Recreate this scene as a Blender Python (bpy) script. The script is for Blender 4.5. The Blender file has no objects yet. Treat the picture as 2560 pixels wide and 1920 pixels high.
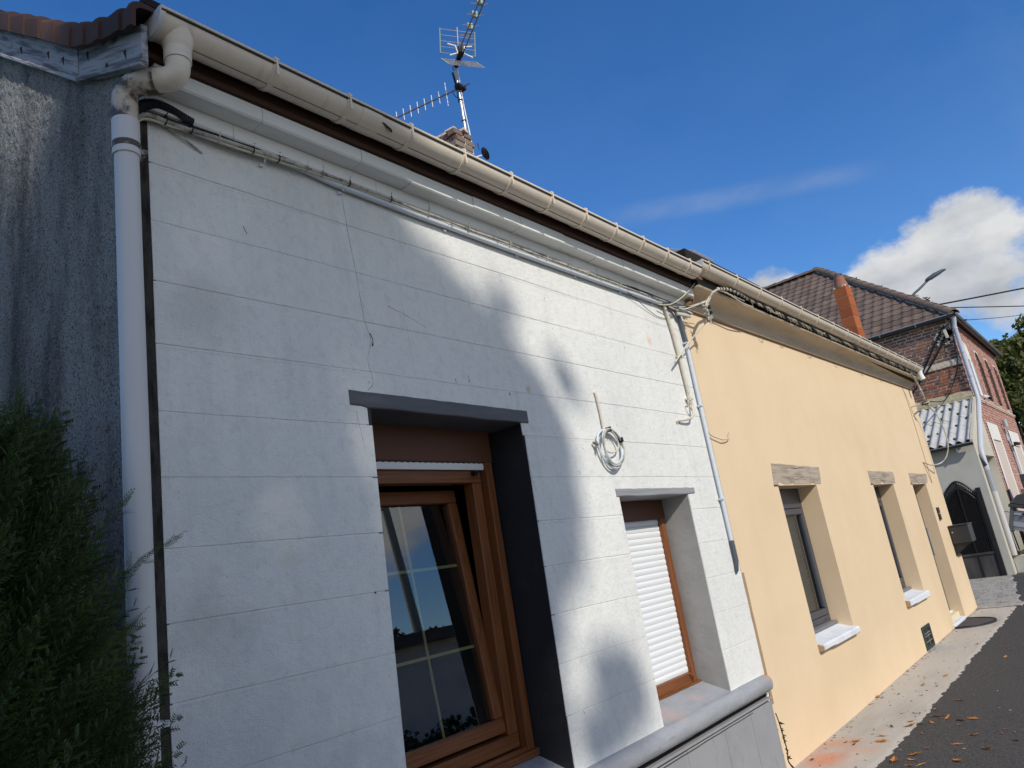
import bpy, math, random
from mathutils import Vector, Matrix, noise as mnoise
import numpy as np
R = random.Random(7)
rad = math.radians
C = bpy.context.scene.collection
SC = bpy.context.scene

# ------------------------------------------------------------------ camera, sky, sun, exposure
cam = bpy.data.cameras.new('camera'); co = bpy.data.objects.new('camera', cam); C.objects.link(co)
ax_r = Vector((0.64032873, -0.75183581, -0.15723242))
ax_u = Vector((-0.09450735, -0.28026526, 0.95525899))
ax_f = Vector((0.7622647, 0.59682016, 0.25051591))
m = Matrix((ax_r, ax_u, -ax_f)).transposed().to_4x4(); m.translation = (0, 0, 1.58)
co.matrix_world = m
cam.sensor_width = 36; cam.lens = 1863.18 / 2560 * 36; cam.clip_start = .05; cam.clip_end = 3000
SC.camera = co
SUN = Vector((-.45, -1, .79)).normalized()          # towards the sun
EL = math.asin(SUN.z); AZ = math.atan2(SUN.x, SUN.y)
W = bpy.data.worlds.new('World'); SC.world = W; W.use_nodes = True
nt = W.node_tree; nt.nodes.clear()
def wn(t, **k):
    n = nt.nodes.new(t)
    for a, b in k.items(): setattr(n, a, b)
    return n
def wmath(op, a, b=None, c=None):
    n = wn('ShaderNodeMath', operation=op)
    for i, q in enumerate((a, b, c)):
        if q is None: continue
        if isinstance(q, (int, float)): n.inputs[i].default_value = q
        else: nt.links.new(q, n.inputs[i])
    return n.outputs[0]
sky = wn('ShaderNodeTexSky', sky_type='NISHITA', sun_disc=False, sun_elevation=EL, sun_rotation=AZ,
         altitude=300, air_density=1.0, dust_density=.2, ozone_density=3.0)
tc = wn('ShaderNodeTexCoord')
sep = wn('ShaderNodeSeparateXYZ'); nt.links.new(tc.outputs['Generated'], sep.inputs[0])
def vnoise(scale, detail, stretch=(1, 1, 1), off=(0, 0, 0), rough=.55):
    mp = wn('ShaderNodeMapping'); mp.inputs['Scale'].default_value = stretch; mp.inputs['Location'].default_value = off
    nt.links.new(tc.outputs['Generated'], mp.inputs[0])
    n = wn('ShaderNodeTexNoise'); n.inputs['Scale'].default_value = scale; n.inputs['Detail'].default_value = detail
    n.inputs['Roughness'].default_value = rough
    nt.links.new(mp.outputs[0], n.inputs['Vector']); return n.outputs['Fac']
def blob(d, inner, outer):
    d = Vector(d).normalized()
    vm = wn('ShaderNodeVectorMath', operation='DOT_PRODUCT'); vm.inputs[1].default_value = d
    nt.links.new(tc.outputs['Generated'], vm.inputs[0])
    mr = wn('ShaderNodeMapRange', interpolation_type='SMOOTHSTEP')
    mr.inputs['From Min'].default_value = math.cos(rad(outer)); mr.inputs['From Max'].default_value = math.cos(rad(inner))
    nt.links.new(vm.outputs['Value'], mr.inputs['Value']); return mr.outputs[0]
CLOUDS = [((0.9600, 0.1091, 0.2560), .5, 5.5), ((0.9513, 0.0643, 0.2780), .3, 4.6), ((0.9480, 0.1573, 0.2580), .3, 5.0), ((0.966, 0.05, 0.230), .5, 4.6),
          ((0.9140, 0.2765, 0.283), .3, 3.4), ((0.9585, 0.155, 0.235), 1, 6.0)]
big = None
for d, i, o in CLOUDS:
    b = blob(d, i, o); big = b if big is None else wmath('MAXIMUM', big, b)
n1 = vnoise(11, 10, (1, 1, 1.4), (1.3, 2.1, .4), .62); n2 = vnoise(3.2, 6, (1, 1, 2.2), (4.1, .3, 2.2))
cm = wn('ShaderNodeMapRange', interpolation_type='SMOOTHSTEP')
cm.inputs['From Min'].default_value = .635; cm.inputs['From Max'].default_value = .86
nt.links.new(wmath('ADD', wmath('MULTIPLY', big, .46), wmath('MULTIPLY', n1, .86)), cm.inputs['Value'])
# scattered clouds, mostly unseen behind the camera, thickened as white fill light
lowband = wn('ShaderNodeMapRange', interpolation_type='SMOOTHSTEP')
lowband.inputs['From Min'].default_value = 1.0; lowband.inputs['From Max'].default_value = .35
nt.links.new(sep.outputs['Z'], lowband.inputs['Value'])
side = wn('ShaderNodeMapRange', interpolation_type='SMOOTHSTEP')     # southern cloud partly reflected in the window, coverage raised to whiten the shade
side.inputs['From Min'].default_value = .02; side.inputs['From Max'].default_value = -.40
nt.links.new(sep.outputs['Y'], side.inputs['Value'])
sc_ = wn('ShaderNodeMapRange', interpolation_type='SMOOTHSTEP')
sc_.inputs['From Min'].default_value = .36; sc_.inputs['From Max'].default_value = .52
nt.links.new(wmath('ADD', wmath('MULTIPLY', n2, .7), wmath('MULTIPLY', n1, .3)), sc_.inputs['Value'])
scat = wmath('MULTIPLY', wmath('MULTIPLY', sc_.outputs[0], lowband.outputs[0]), wmath('ADD', wmath('MULTIPLY', side.outputs[0], .96), .02))
# thin cirrus streak
cn_ = Vector((0.8173, 0.3873, 0.4267)).cross(Vector((0.9005, 0.175, 0.3981))).normalized()
vd = wn('ShaderNodeVectorMath', operation='DOT_PRODUCT'); vd.inputs[1].default_value = cn_; nt.links.new(tc.outputs['Generated'], vd.inputs[0])
bd = wn('ShaderNodeMapRange', interpolation_type='SMOOTHSTEP'); bd.inputs['From Min'].default_value = .020; bd.inputs['From Max'].default_value = .0
nt.links.new(wmath('ABSOLUTE', wmath('ADD', vd.outputs['Value'], wmath('MULTIPLY', wmath('SUBTRACT', vnoise(4, 4), .5), .03))), bd.inputs['Value'])
ci = wmath('MULTIPLY', wmath('MULTIPLY', blob((0.8646, 0.2836, 0.4149), 2, 11), bd.outputs[0]), wmath('MULTIPLY', vnoise(26, 6, (1, 1, 2), (.2, 1.2, 3.3)), 1.6))
fac = wmath('MINIMUM', wmath('ADD', wmath('MAXIMUM', cm.outputs[0], scat), wmath('MULTIPLY', ci, .16)), 1.0)
ccol = wn('ShaderNodeValToRGB'); ccol.color_ramp.elements[0].position = .36; ccol.color_ramp.elements[1].position = .62
ccol.color_ramp.elements[0].color = (.52, .56, .63, 1); ccol.color_ramp.elements[1].color = (.95, .96, .97, 1)
nt.links.new(vnoise(6, 5, (1, 1, 1.8), (7.7, 1.1, 5.2)), ccol.inputs[0])
SKY_STRENGTH = .15
hs = wn('ShaderNodeHueSaturation'); hs.inputs['Saturation'].default_value = 1.30; hs.inputs['Value'].default_value = 1.08; hs.inputs['Hue'].default_value = .508
nt.links.new(sky.outputs[0], hs.inputs['Color'])
cs = wn('ShaderNodeVectorMath', operation='SCALE'); cs.inputs['Scale'].default_value = 1 / SKY_STRENGTH * .78
nt.links.new(ccol.outputs[0], cs.inputs[0])
mx = wn('ShaderNodeMix', data_type='RGBA'); nt.links.new(fac, mx.inputs[0])
nt.links.new(hs.outputs[0], mx.inputs[6]); nt.links.new(cs.outputs[0], mx.inputs[7])
bg = wn('ShaderNodeBackground'); bg.inputs['Strength'].default_value = SKY_STRENGTH
nt.links.new(mx.outputs[2], bg.inputs[0]); wo = wn('ShaderNodeOutputWorld'); nt.links.new(bg.outputs[0], wo.inputs[0])
sl = bpy.data.lights.new('sun', 'SUN'); sl.energy = 3.4; sl.angle = rad(.53); sl.color = (1, .94, .85)
so = bpy.data.objects.new('sun', sl); C.objects.link(so); so.rotation_euler = (-SUN).to_track_quat('-Z', 'Y').to_euler(); so.location = (0, -5, 12)
vs = SC.view_settings; vs.view_transform = 'Standard'; vs.look = 'None'; vs.exposure = 0; vs.gamma = 1; vs.use_curve_mapping = False
SC.cycles.max_bounces = 8; SC.cycles.transparent_max_bounces = 16

# ------------------------------------------------------------------ helpers
def M(name, col, rough=.75, metal=0., spec=.3, layers=(), bumps=(), spots=(), tint=None, trans=0, rotx=0):
    """layers: (colour, scale xyz, lo, hi, amount[, detail]) mixed in by noise; bumps: (scale xyz, strength, distance[, kind]);
    spots: (centre, radius, colour, amount); tint: (source, dark colour, light colour)"""
    mt = bpy.data.materials.new(name); mt.use_nodes = True; t = mt.node_tree
    b = t.nodes['Principled BSDF']; L = t.links.new
    b.inputs['Roughness'].default_value = rough; b.inputs['Metallic'].default_value = metal
    b.inputs['Specular IOR Level'].default_value = spec
    tcn = t.nodes.new('ShaderNodeTexCoord')
    def nz(scale, detail=5, kind='noise'):
        mp = t.nodes.new('ShaderNodeMapping'); mp.inputs['Scale'].default_value = scale if hasattr(scale, '__len__') else (scale,) * 3
        if rotx:
            m0 = t.nodes.new('ShaderNodeMapping'); m0.inputs['Rotation'].default_value = (rotx, 0, 0); L(tcn.outputs['Object'], m0.inputs[0]); L(m0.outputs[0], mp.inputs[0])
        else: L(tcn.outputs['Object'], mp.inputs[0])
        if kind == 'voronoi':
            n = t.nodes.new('ShaderNodeTexVoronoi'); n.inputs['Scale'].default_value = 1; L(mp.outputs[0], n.inputs['Vector']); return n.outputs['Distance']
        n = t.nodes.new('ShaderNodeTexNoise'); n.inputs['Scale'].default_value = 1; n.inputs['Detail'].default_value = detail
        n.inputs['Roughness'].default_value = .6; L(mp.outputs[0], n.inputs['Vector']); return n.outputs['Fac']
    rgb = t.nodes.new('ShaderNodeRGB'); rgb.outputs[0].default_value = (*col, 1); cur = rgb.outputs[0]
    def mixin(cur, c, fac):
        x = t.nodes.new('ShaderNodeMix'); x.data_type = 'RGBA'; L(fac, x.inputs[0]); L(cur, x.inputs[6])
        x.inputs[7].default_value = (*c, 1); return x.outputs[2]
    if tint:
        if tint[0] == 'object': o = t.nodes.new('ShaderNodeObjectInfo').outputs['Random']
        else:
            a = t.nodes.new('ShaderNodeAttribute'); a.attribute_name = 'tint'; o = a.outputs['Fac']
        rp = t.nodes.new('ShaderNodeValToRGB'); cr = rp.color_ramp; cols = tint[1:]
        cr.elements[0].color = (*cols[0], 1); cr.elements[1].color = (*cols[-1], 1)
        for i, c in enumerate(cols[1:-1]):
            e = cr.elements.new((i + 1) / (len(cols) - 1)); e.color = (*c, 1)
        L(o, rp.inputs[0]); cur = rp.outputs[0]
    for l in layers:
        mr = t.nodes.new('ShaderNodeMapRange'); mr.inputs['From Min'].default_value = l[2]; mr.inputs['From Max'].default_value = l[3]
        mr.inputs['To Max'].default_value = l[4]; L(nz(l[1], l[5] if len(l) > 5 else 5), mr.inputs['Value']); cur = mixin(cur, l[0], mr.outputs[0])
    for (p, rr, c, am) in spots:
        vm = t.nodes.new('ShaderNodeVectorMath'); vm.operation = 'DISTANCE'; L(tcn.outputs['Object'], vm.inputs[0]); vm.inputs[1].default_value = p
        ad = t.nodes.new('ShaderNodeMath'); ad.operation = 'MULTIPLY_ADD'; L(nz(6), ad.inputs[0]); ad.inputs[1].default_value = rr * 1.2; L(vm.outputs['Value'], ad.inputs[2])
        mr = t.nodes.new('ShaderNodeMapRange'); mr.interpolation_type = 'SMOOTHSTEP'
        mr.inputs['From Min'].default_value = rr * 1.6; mr.inputs['From Max'].default_value = rr * .6; mr.inputs['To Max'].default_value = am
        L(ad.outputs[0], mr.inputs['Value']); cur = mixin(cur, c, mr.outputs[0])
    L(cur, b.inputs['Base Color'])
    prev = None
    for q in bumps:
        bp = t.nodes.new('ShaderNodeBump'); bp.inputs['Strength'].default_value = q[1]; bp.inputs['Distance'].default_value = q[2]
        L(nz(q[0], 6, q[3] if len(q) > 3 else 'noise'), bp.inputs['Height'])
        if prev: L(prev, bp.inputs['Normal'])
        prev = bp.outputs[0]
    if prev: L(prev, b.inputs['Normal'])
    if trans:
        tr = t.nodes.new('ShaderNodeBsdfTranslucent'); L(cur, tr.inputs[0])
        ms = t.nodes.new('ShaderNodeMixShader'); ms.inputs[0].default_value = trans
        L(b.outputs[0], ms.inputs[1]); L(tr.outputs[0], ms.inputs[2]); L(ms.outputs[0], t.nodes['Material Output'].inputs[0])
    return mt
def glass(name, ior, tint=(1, 1, 1)):
    mt = bpy.data.materials.new(name); mt.use_nodes = True; t = mt.node_tree; t.nodes.clear(); L = t.links.new
    fr = t.nodes.new('ShaderNodeFresnel'); fr.inputs['IOR'].default_value = ior
    gl = t.nodes.new('ShaderNodeBsdfGlossy'); gl.inputs['Roughness'].default_value = 0.003
    tr = t.nodes.new('ShaderNodeBsdfTransparent'); tr.inputs[0].default_value = (*tint, 1)
    ms = t.nodes.new('ShaderNodeMixShader'); o = t.nodes.new('ShaderNodeOutputMaterial')
    L(fr.outputs[0], ms.inputs[0]); L(tr.outputs[0], ms.inputs[1]); L(gl.outputs[0], ms.inputs[2]); L(ms.outputs[0], o.inputs[0]); return mt

def wloc(o):
    v = Vector((0, 0, 0))
    while o is not None: v = v + o.location; o = o.parent
    return v
class MB:
    def __init__(s): s.v = []; s.f = []; s.t = []
    def add(s, vs, fs, tint=None):
        n = len(s.v); s.v += [tuple(p) for p in vs]; s.f += [tuple(i + n for i in f) for f in fs]
        if tint is not None: s.t += [tint] * len(fs)
        return s
    def hexa(s, p, tint=None):
        return s.add(p, [(0, 3, 2, 1), (4, 5, 6, 7), (0, 1, 5, 4), (1, 2, 6, 5), (2, 3, 7, 6), (3, 0, 4, 7)], tint)
    def box(s, x0, x1, y0, y1, z0, z1, tint=None):
        return s.hexa([(x0, y0, z0), (x1, y0, z0), (x1, y1, z0), (x0, y1, z0), (x0, y0, z1), (x1, y0, z1), (x1, y1, z1), (x0, y1, z1)], tint)
    def obox(s, c, u, v, w, tint=None):
        c, u, v, w = map(Vector, (c, u, v, w))
        return s.hexa([c - u - v - w, c + u - v - w, c + u + v - w, c - u + v - w, c - u - v + w, c + u - v + w, c + u + v + w, c - u + v + w], tint)
    def loft(s, rings, closed=True, caps=True, tint=None):
        n = len(rings[0]); vs = [p for r in rings for p in r]; fs = []
        for i in range(len(rings) - 1):
            for j in range(n if closed else n - 1):
                a, b = i * n + j, i * n + (j + 1) % n
                fs.append((a, b, b + n, a + n))
        if caps and closed: fs += [tuple(range(n))[::-1], tuple(range((len(rings) - 1) * n, len(rings) * n))]
        return s.add(vs, fs, tint)
    def tube(s, pts, r, n=8, caps=True, flat=None):
        pts = [Vector(p) for p in pts]; rings = []; up = None
        for i, p in enumerate(pts):
            d = (pts[min(i + 1, len(pts) - 1)] - pts[max(i - 1, 0)])
            d = d.normalized() if d.length > 1e-9 else Vector((0, 0, 1))
            if up is None: up = Vector((0, 0, 1)) if abs(d.z) < .9 else Vector((1, 0, 0))
            u = d.cross(up)
            if u.length < 1e-6: u = d.orthogonal()
            u.normalize(); v = u.cross(d).normalized(); up = v
            rr = r[i] if hasattr(r, '__len__') else r
            rings.append([p + (u * math.cos(a) + v * math.sin(a)) * rr for a in [2 * math.pi * k / n for k in range(n)]])
        return s.loft(rings, True, caps)
    def prism(s, poly, fn, a, b):
        """poly of 2-D points, fn(p, t) -> 3-D point, extruded from a to b"""
        return s.loft([[fn(p, a) for p in poly], [fn(p, b) for p in poly]])
    def wall(s, x0, x1, z0, z1, y, holes, depth, hole_faces=True):
        xs = sorted({x0, x1, *[h[0] for h in holes], *[h[1] for h in holes]}); zs = sorted({z0, z1, *[h[2] for h in holes], *[h[3] for h in holes]})
        xs = [x for x in xs if x0 <= x <= x1]; zs = [z for z in zs if z0 <= z <= z1]
        for i in range(len(xs) - 1):
            for j in range(len(zs) - 1):
                cx, cz = (xs[i] + xs[i + 1]) / 2, (zs[j] + zs[j + 1]) / 2
                if any(h[0] < cx < h[1] and h[2] < cz < h[3] for h in holes): continue
                s.add([(xs[i], y, zs[j]), (xs[i + 1], y, zs[j]), (xs[i + 1], y, zs[j + 1]), (xs[i], y, zs[j + 1])], [(0, 1, 2, 3)])
        if hole_faces:
            for a, b, c, d in holes:
                e = y + depth
                s.add([(a, y, c), (a, y, d), (a, e, d), (a, e, c)], [(0, 1, 2, 3)]); s.add([(b, y, c), (b, e, c), (b, e, d), (b, y, d)], [(0, 1, 2, 3)])
                s.add([(a, y, d), (b, y, d), (b, e, d), (a, e, d)], [(0, 1, 2, 3)]); s.add([(a, y, c), (a, e, c), (b, e, c), (b, y, c)], [(0, 1, 2, 3)])
        return s
    def build(s, name, mat, parent=None, smooth=None, bevel=0, kind=None, label=None, origin=None):
        me = bpy.data.meshes.new(name); off = wloc(parent) if parent else Vector(origin or (0, 0, 0))
        me.from_pydata([(p[0] - off.x, p[1] - off.y, p[2] - off.z) for p in s.v], [], s.f); me.materials.append(mat)
        if s.t and len(s.t) == len(s.f):
            a = me.attributes.new('tint', 'FLOAT', 'FACE'); a.data.foreach_set('value', s.t)
        if smooth is not None:
            me.polygons.foreach_set('use_smooth', [True] * len(me.polygons)); me.set_sharp_from_angle(angle=rad(smooth))
        me.update(); o = bpy.data.objects.new(name, me); C.objects.link(o)
        if parent: o.parent = parent
        else: o.location = off
        if bevel:
            bv = o.modifiers.new('bevel', 'BEVEL'); bv.width = bevel; bv.segments = 2; bv.limit_method = 'ANGLE'
        if kind: o['kind'] = kind
        if label: o['label'] = label
        return o
def thing(name, label, cat, loc=(0, 0, 0), group=None):
    o = bpy.data.objects.new(name, None); C.objects.link(o); o.location = loc; o.empty_display_size = .1
    o['label'] = label; o['category'] = cat
    if group: o['group'] = group
    return o
def tag(o, label, cat, group=None):
    o['label'] = label; o['category'] = cat
    if group: o['group'] = group
    return o
def inst(o, parent=None, loc=(0, 0, 0), rot=None, scale=None, mtx=None):
    c = o.copy(); C.objects.link(c); c.parent = parent
    if mtx is not None: c.matrix_local = mtx
    else:
        c.location = loc
        if rot: c.rotation_euler = rot
        if scale: c.scale = scale
    return c
def copy_tree(o, parent=None):
    c = o.copy(); C.objects.link(c); c.parent = parent
    for ch in list(o.children): copy_tree(ch, c)
    return c
def spline(pts, n=8):
    P = [Vector(p) for p in pts]; out = []
    for i in range(len(P) - 1):
        p0, p1, p2, p3 = P[max(i - 1, 0)], P[i], P[i + 1], P[min(i + 2, len(P) - 1)]
        for k in range(n):
            t = k / n
            out.append(.5 * ((2 * p1) + (p2 - p0) * t + (2 * p0 - 5 * p1 + 4 * p2 - p3) * t * t + (3 * p1 - p0 - 3 * p2 + p3) * t ** 3))
    out.append(P[-1]); return out
def nse(x, y=0., z=0., s=1.): return mnoise.noise((x * s, y * s, z * s))

# ------------------------------------------------------------------ materials
white_paint = M('white_wall_paint', (.80, .80, .76), .85, spec=.2,
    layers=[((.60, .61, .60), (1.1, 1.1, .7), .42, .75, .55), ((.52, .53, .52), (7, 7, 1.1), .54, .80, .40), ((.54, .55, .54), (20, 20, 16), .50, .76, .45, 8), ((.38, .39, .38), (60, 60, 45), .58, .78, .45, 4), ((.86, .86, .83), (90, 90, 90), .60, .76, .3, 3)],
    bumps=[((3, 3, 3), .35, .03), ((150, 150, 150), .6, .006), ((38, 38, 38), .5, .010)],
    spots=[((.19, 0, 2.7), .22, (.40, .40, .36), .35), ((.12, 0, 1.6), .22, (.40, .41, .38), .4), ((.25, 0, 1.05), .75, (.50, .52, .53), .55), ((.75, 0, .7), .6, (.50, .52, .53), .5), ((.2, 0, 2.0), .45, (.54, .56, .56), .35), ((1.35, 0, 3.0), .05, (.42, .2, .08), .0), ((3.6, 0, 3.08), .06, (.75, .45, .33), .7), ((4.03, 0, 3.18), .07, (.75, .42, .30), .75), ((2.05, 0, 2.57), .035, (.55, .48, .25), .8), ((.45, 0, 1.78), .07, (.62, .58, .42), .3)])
white_trim = M('white_cornice_paint', (.77, .77, .73), .85, spec=.2, layers=[((.5, .5, .47), (3, 9, 9), .48, .8, .5), ((.3, .3, .28), (40, 40, 40), .66, .8, .4)], bumps=[((120, 120, 120), .3, .003), ((14, 14, 14), .35, .008)])
roughcast = M('grey_roughcast', (.47, .465, .45), .95, spec=.1,
    layers=[((.085, .085, .088), (2.2, 2.2, .6), .46, .66, .85), ((.10, .10, .10), (7, 7, 1.6), .50, .75, .5), ((.42, .42, .40), (5, 5, 1.0), .58, .80, .6), ((.50, .50, .48), (75, 75, 75), .56, .66, .75, 3), ((.03, .03, .032), (95, 95, 95), .52, .66, .75, 4), ((.015, .015, .016), (150, 150, 150), .56, .66, .7, 2)],
    bumps=[((75, 75, 75), 1.0, .03), ((190, 190, 190), .8, .010)])
dark_strip = M('soiled_corner_render', (.07, .063, .055), .95, spec=.1, layers=[((.02, .018, .016), (40, 40, 12), .42, .65, .8), ((.16, .145, .12), (9, 9, 2), .58, .8, .5)], bumps=[((120, 120, 120), .8, .01)])
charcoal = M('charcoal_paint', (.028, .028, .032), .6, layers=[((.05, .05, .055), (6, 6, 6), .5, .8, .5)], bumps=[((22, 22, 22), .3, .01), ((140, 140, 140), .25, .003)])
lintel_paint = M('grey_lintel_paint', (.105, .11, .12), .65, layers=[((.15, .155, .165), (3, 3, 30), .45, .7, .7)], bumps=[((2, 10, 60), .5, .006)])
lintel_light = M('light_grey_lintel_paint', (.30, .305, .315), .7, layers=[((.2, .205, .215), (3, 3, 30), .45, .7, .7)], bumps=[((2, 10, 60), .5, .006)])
ledge_paint = M('grey_ledge_paint', (.33, .34, .36), .6, layers=[((.24, .245, .26), (4, 9, 9), .45, .75, .6), ((.17, .17, .175), (30, 30, 30), .6, .78, .6), ((.42, .43, .44), (14, 14, 14), .58, .78, .5)], bumps=[((30, 30, 30), .5, .01), ((110, 110, 110), .4, .004)],
    spots=[((4.19, -.03, .645), .055, (.62, .2, .08), .85), ((2.95, .05, .68), .16, (.52, .34, .28), .5), ((3.35, .08, .69), .10, (.52, .36, .30), .4)])
reveal_grey = M('grey_reveal_paint', (.33, .325, .315), .7, layers=[((.22, .215, .21), (5, 5, 5), .45, .75, .6)], bumps=[((20, 20, 20), .35, .01), ((150, 150, 150), .2, .002)])
plinth_paint = M('grey_plinth_paint', (.30, .305, .315), .7, layers=[((.22, .22, .225), (3, 3, 3), .45, .75, .5), ((.19, .18, .17), (12, 12, 5), .55, .8, .5), ((.38, .38, .385), (30, 30, 30), .6, .8, .5)], bumps=[((60, 60, 60), .4, .005)])
brown_fascia = M('brown_fascia_wood', (.055, .026, .016), .7, layers=[((.10, .05, .03), (1, 8, 40), .5, .7, .7)], bumps=[((1, 20, 60), .3, .004)])
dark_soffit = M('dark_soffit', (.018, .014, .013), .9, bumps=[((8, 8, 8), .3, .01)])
def ob(nm, a): return M(nm, (.34, .345, .37), .85, layers=[((.10, .10, .115), (30, 3.2, 46), .47, .60, .9), ((.04, .04, .045), (12, 5, 14), .60, .72, .85), ((.46, .46, .47), (4, 1.5, 12), .55, .75, .5)], bumps=[((30, 4, 60), .8, .008)], rotx=-a)
old_board = ob('weathered_grey_board', math.atan(.772)); old_board2 = ob('weathered_grey_end_board', math.atan(.47))
verge_clay = M('brown_verge_tile', (.16, .085, .065), .8, spec=.15, tint=('object', (.055, .034, .031), (.11, .062, .048)), layers=[((.06, .04, .038), (9, 9, 9), .5, .75, .5)], bumps=[((60, 60, 60), .2, .003)])
roof_clay = M('brown_roof_clay', (.15, .085, .065), .8, bumps=[((12, 12, 12), .3, .01)])
pvc_beige = M('beige_plastic_gutter', (.74, .65, .525), .42, spec=.45, layers=[((.46, .40, .32), (1.2, 14, 14), .48, .75, .5), ((.16, .14, .11), (8, 60, 60), .66, .8, .55), ((.30, .27, .22), (14, 3, 3), .58, .78, .5)])
pvc_dirty = M('soiled_beige_plastic', (.52, .45, .36), .45, spec=.4, layers=[((.03, .026, .02), (11, 11, 11), .44, .54, .92)], )
pvc_pipe = M('pale_plastic_downpipe', (.60, .59, .58), .4, spec=.45, layers=[((.5, .49, .48), (9, 9, 1), .5, .75, .4)])
dirt_top = M('gutter_rim_dirt', (.05, .047, .04), .95, bumps=[((60, 60, 60), .6, .006)])
conduit_m = M('pale_blue_grey_conduit', (.60, .65, .70), .35, spec=.45)
cream_cable = M('cream_cable', (.62, .57, .46), .55, layers=[((.25, .22, .17), (30, 30, 30), .55, .75, .6)])
dirty_cable = M('soiled_pale_cable', (.50, .48, .42), .7, layers=[((.12, .11, .09), (25, 25, 25), .47, .65, .8)])
black_rub = M('black_rubber', (.012, .012, .014), .5)
slate_flex = M('slate_grey_flexible_sheath', (.085, .10, .125), .45)
navy_flex = M('dark_corrugated_sheath', (.022, .024, .032), .5)
wood_win = M('oak_foil_window', (.215, .077, .026), .45, spec=.35, layers=[((.11, .036, .012), (70, 70, 3), .45, .66, .8), ((.13, .045, .014), (120, 120, 5), .55, .72, .5)], bumps=[((120, 120, 6), .15, .001)])
wood_win_h = M('oak_foil_window_rail', (.215, .077, .026), .45, spec=.35, layers=[((.11, .036, .012), (3, 70, 70), .45, .66, .8)], bumps=[((6, 120, 120), .15, .001)])
brown_box = M('brown_shutter_box', (.115, .047, .025), .5, layers=[((.11, .045, .024), (3, 40, 40), .45, .7, .6)])
shutter_white = M('white_shutter_plastic', (.80, .82, .83), .4, spec=.4, layers=[((.62, .62, .60), (3, 3, 3), .5, .78, .45), ((.45, .44, .41), (40, 40, 40), .66, .8, .4)])
brass = M('brass_glazing_bar', (.70, .66, .34), .35, metal=.3)
glass_win = glass('window_glass', 2.5, (.94, .97, .96))
glass_dim = glass('window_glass_plain', 1.5, (.93, .96, .95))
room_dark = M('dark_room', (.012, .011, .010), .9)
cream_render = M('cream_render', (.78, .61, .405), .9, spec=.15, layers=[((.70, .52, .325), (1.4, 1.4, 1.4), .42, .72, .5), ((.55, .40, .24), (160, 160, 160), .56, .72, .55, 2), ((.66, .50, .32), (.8, .8, .7), .5, .75, .3), ((.86, .70, .50), (90, 90, 90), .60, .75, .4, 2)], bumps=[((230, 230, 230), .55, .004), ((4, 4, 4), .12, .02)])
cream_cove = M('soiled_cream_cornice', (.68, .57, .43), .9, layers=[((.42, .34, .25), (1.4, 9, 9), .45, .75, .7), ((.70, .60, .45), (3, 3, 3), .55, .8, .5)], bumps=[((60, 60, 60), .35, .004), ((9, 9, 9), .2, .01)])
bead_m = M('brown_cornice_bead', (.33, .23, .14), .9, bumps=[((50, 50, 50), .3, .004)])
rot_wood = M('rotten_eave_board', (.20, .175, .145), .95, layers=[((.05, .045, .04), (3, 20, 20), .45, .65, .9), ((.48, .44, .36), (20, 20, 20), .60, .75, .7)], bumps=[((25, 25, 25), .8, .015)])
lint_wood = M('sawn_timber_lintel', (.44, .37, .29), .9, layers=[((.27, .215, .165), (3, 8, 26), .44, .62, .8), ((.53, .46, .38), (2, 4, 14), .55, .75, .6)], bumps=[((3, 10, 40), .5, .006)])
crack_m = M('crack_dark', (.05, .042, .036), .95)  # plain dark colour for cracks, nails and open joints
crack_pale = M('hairline_crack', (.16, .16, .16), .95)
rust = M('rust_streak', (.35, .16, .06), .95)
anthracite = M('anthracite_aluminium', (.055, .06, .075), .38, spec=.5, bumps=[((90, 90, 90), .04, .002)])
anthracite_l = M('grey_aluminium_sill', (.17, .165, .175), .4, spec=.5)
blind_m = M('tan_blind', (.44, .40, .34), .7)
white_stone = M('painted_stone_sill', (.74, .77, .80), .7, layers=[((.56, .55, .53), (5, 9, 9), .45, .75, .6), ((.34, .26, .17), (14, 14, 14), .66, .8, .6)], bumps=[((25, 25, 25), .4, .008)])
raw_stone = M('raw_stone_edge', (.40, .29, .18), .95, bumps=[((70, 70, 70), .8, .008)])
vent_green = M('dark_green_vent', (.030, .042, .036), .6, layers=[((.10, .12, .10), (20, 20, 20), .55, .75, .6)])
black_metal = M('black_painted_metal', (.014, .014, .017), .4, spec=.5, layers=[((.05, .05, .053), (9, 9, 3), .55, .8, .6)])
panel_metal = M('dusty_black_sheet', (.045, .044, .045), .45, spec=.5, layers=[((.13, .125, .12), (5, 5, 1.2), .48, .8, .75)])
box_grey = M('dark_grey_letterbox', (.030, .033, .036), .32, spec=.5)
chrome = M('chrome', (.7, .7, .72), .15, metal=1)
galv = M('galvanised_metal', (.55, .56, .58), .38, metal=.7)
dish_m = M('dark_grey_dish', (.05, .05, .052), .6)
pale_green = M('weathered_green_plastic', (.28, .38, .34), .6)
white_alu = M('white_dipole', (.80, .80, .78), .5)
boom_m = M('dark_aluminium', (.22, .22, .225), .45, metal=.5)
mortar_m = M('mortar', (.66, .58, .47), .95, layers=[((.25, .21, .17), (20, 20, 20), .45, .7, .7)], bumps=[((60, 60, 60), .6, .008)])
mortar_w = M('pale_mortar', (.58, .50, .44), .95, bumps=[((60, 60, 60), .5, .006)])
BR = ((.10, .07, .062), (.20, .11, .085), (.28, .14, .10), (.19, .115, .095), (.34, .15, .095))
brick_m = M('old_brick', (.2, .1, .07), .9, tint=('object',) + BR, layers=[((.06, .045, .04), (16, 16, 16), .52, .75, .6), ((.36, .27, .21), (30, 30, 30), .62, .78, .5)], bumps=[((50, 50, 50), .6, .01)])
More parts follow.
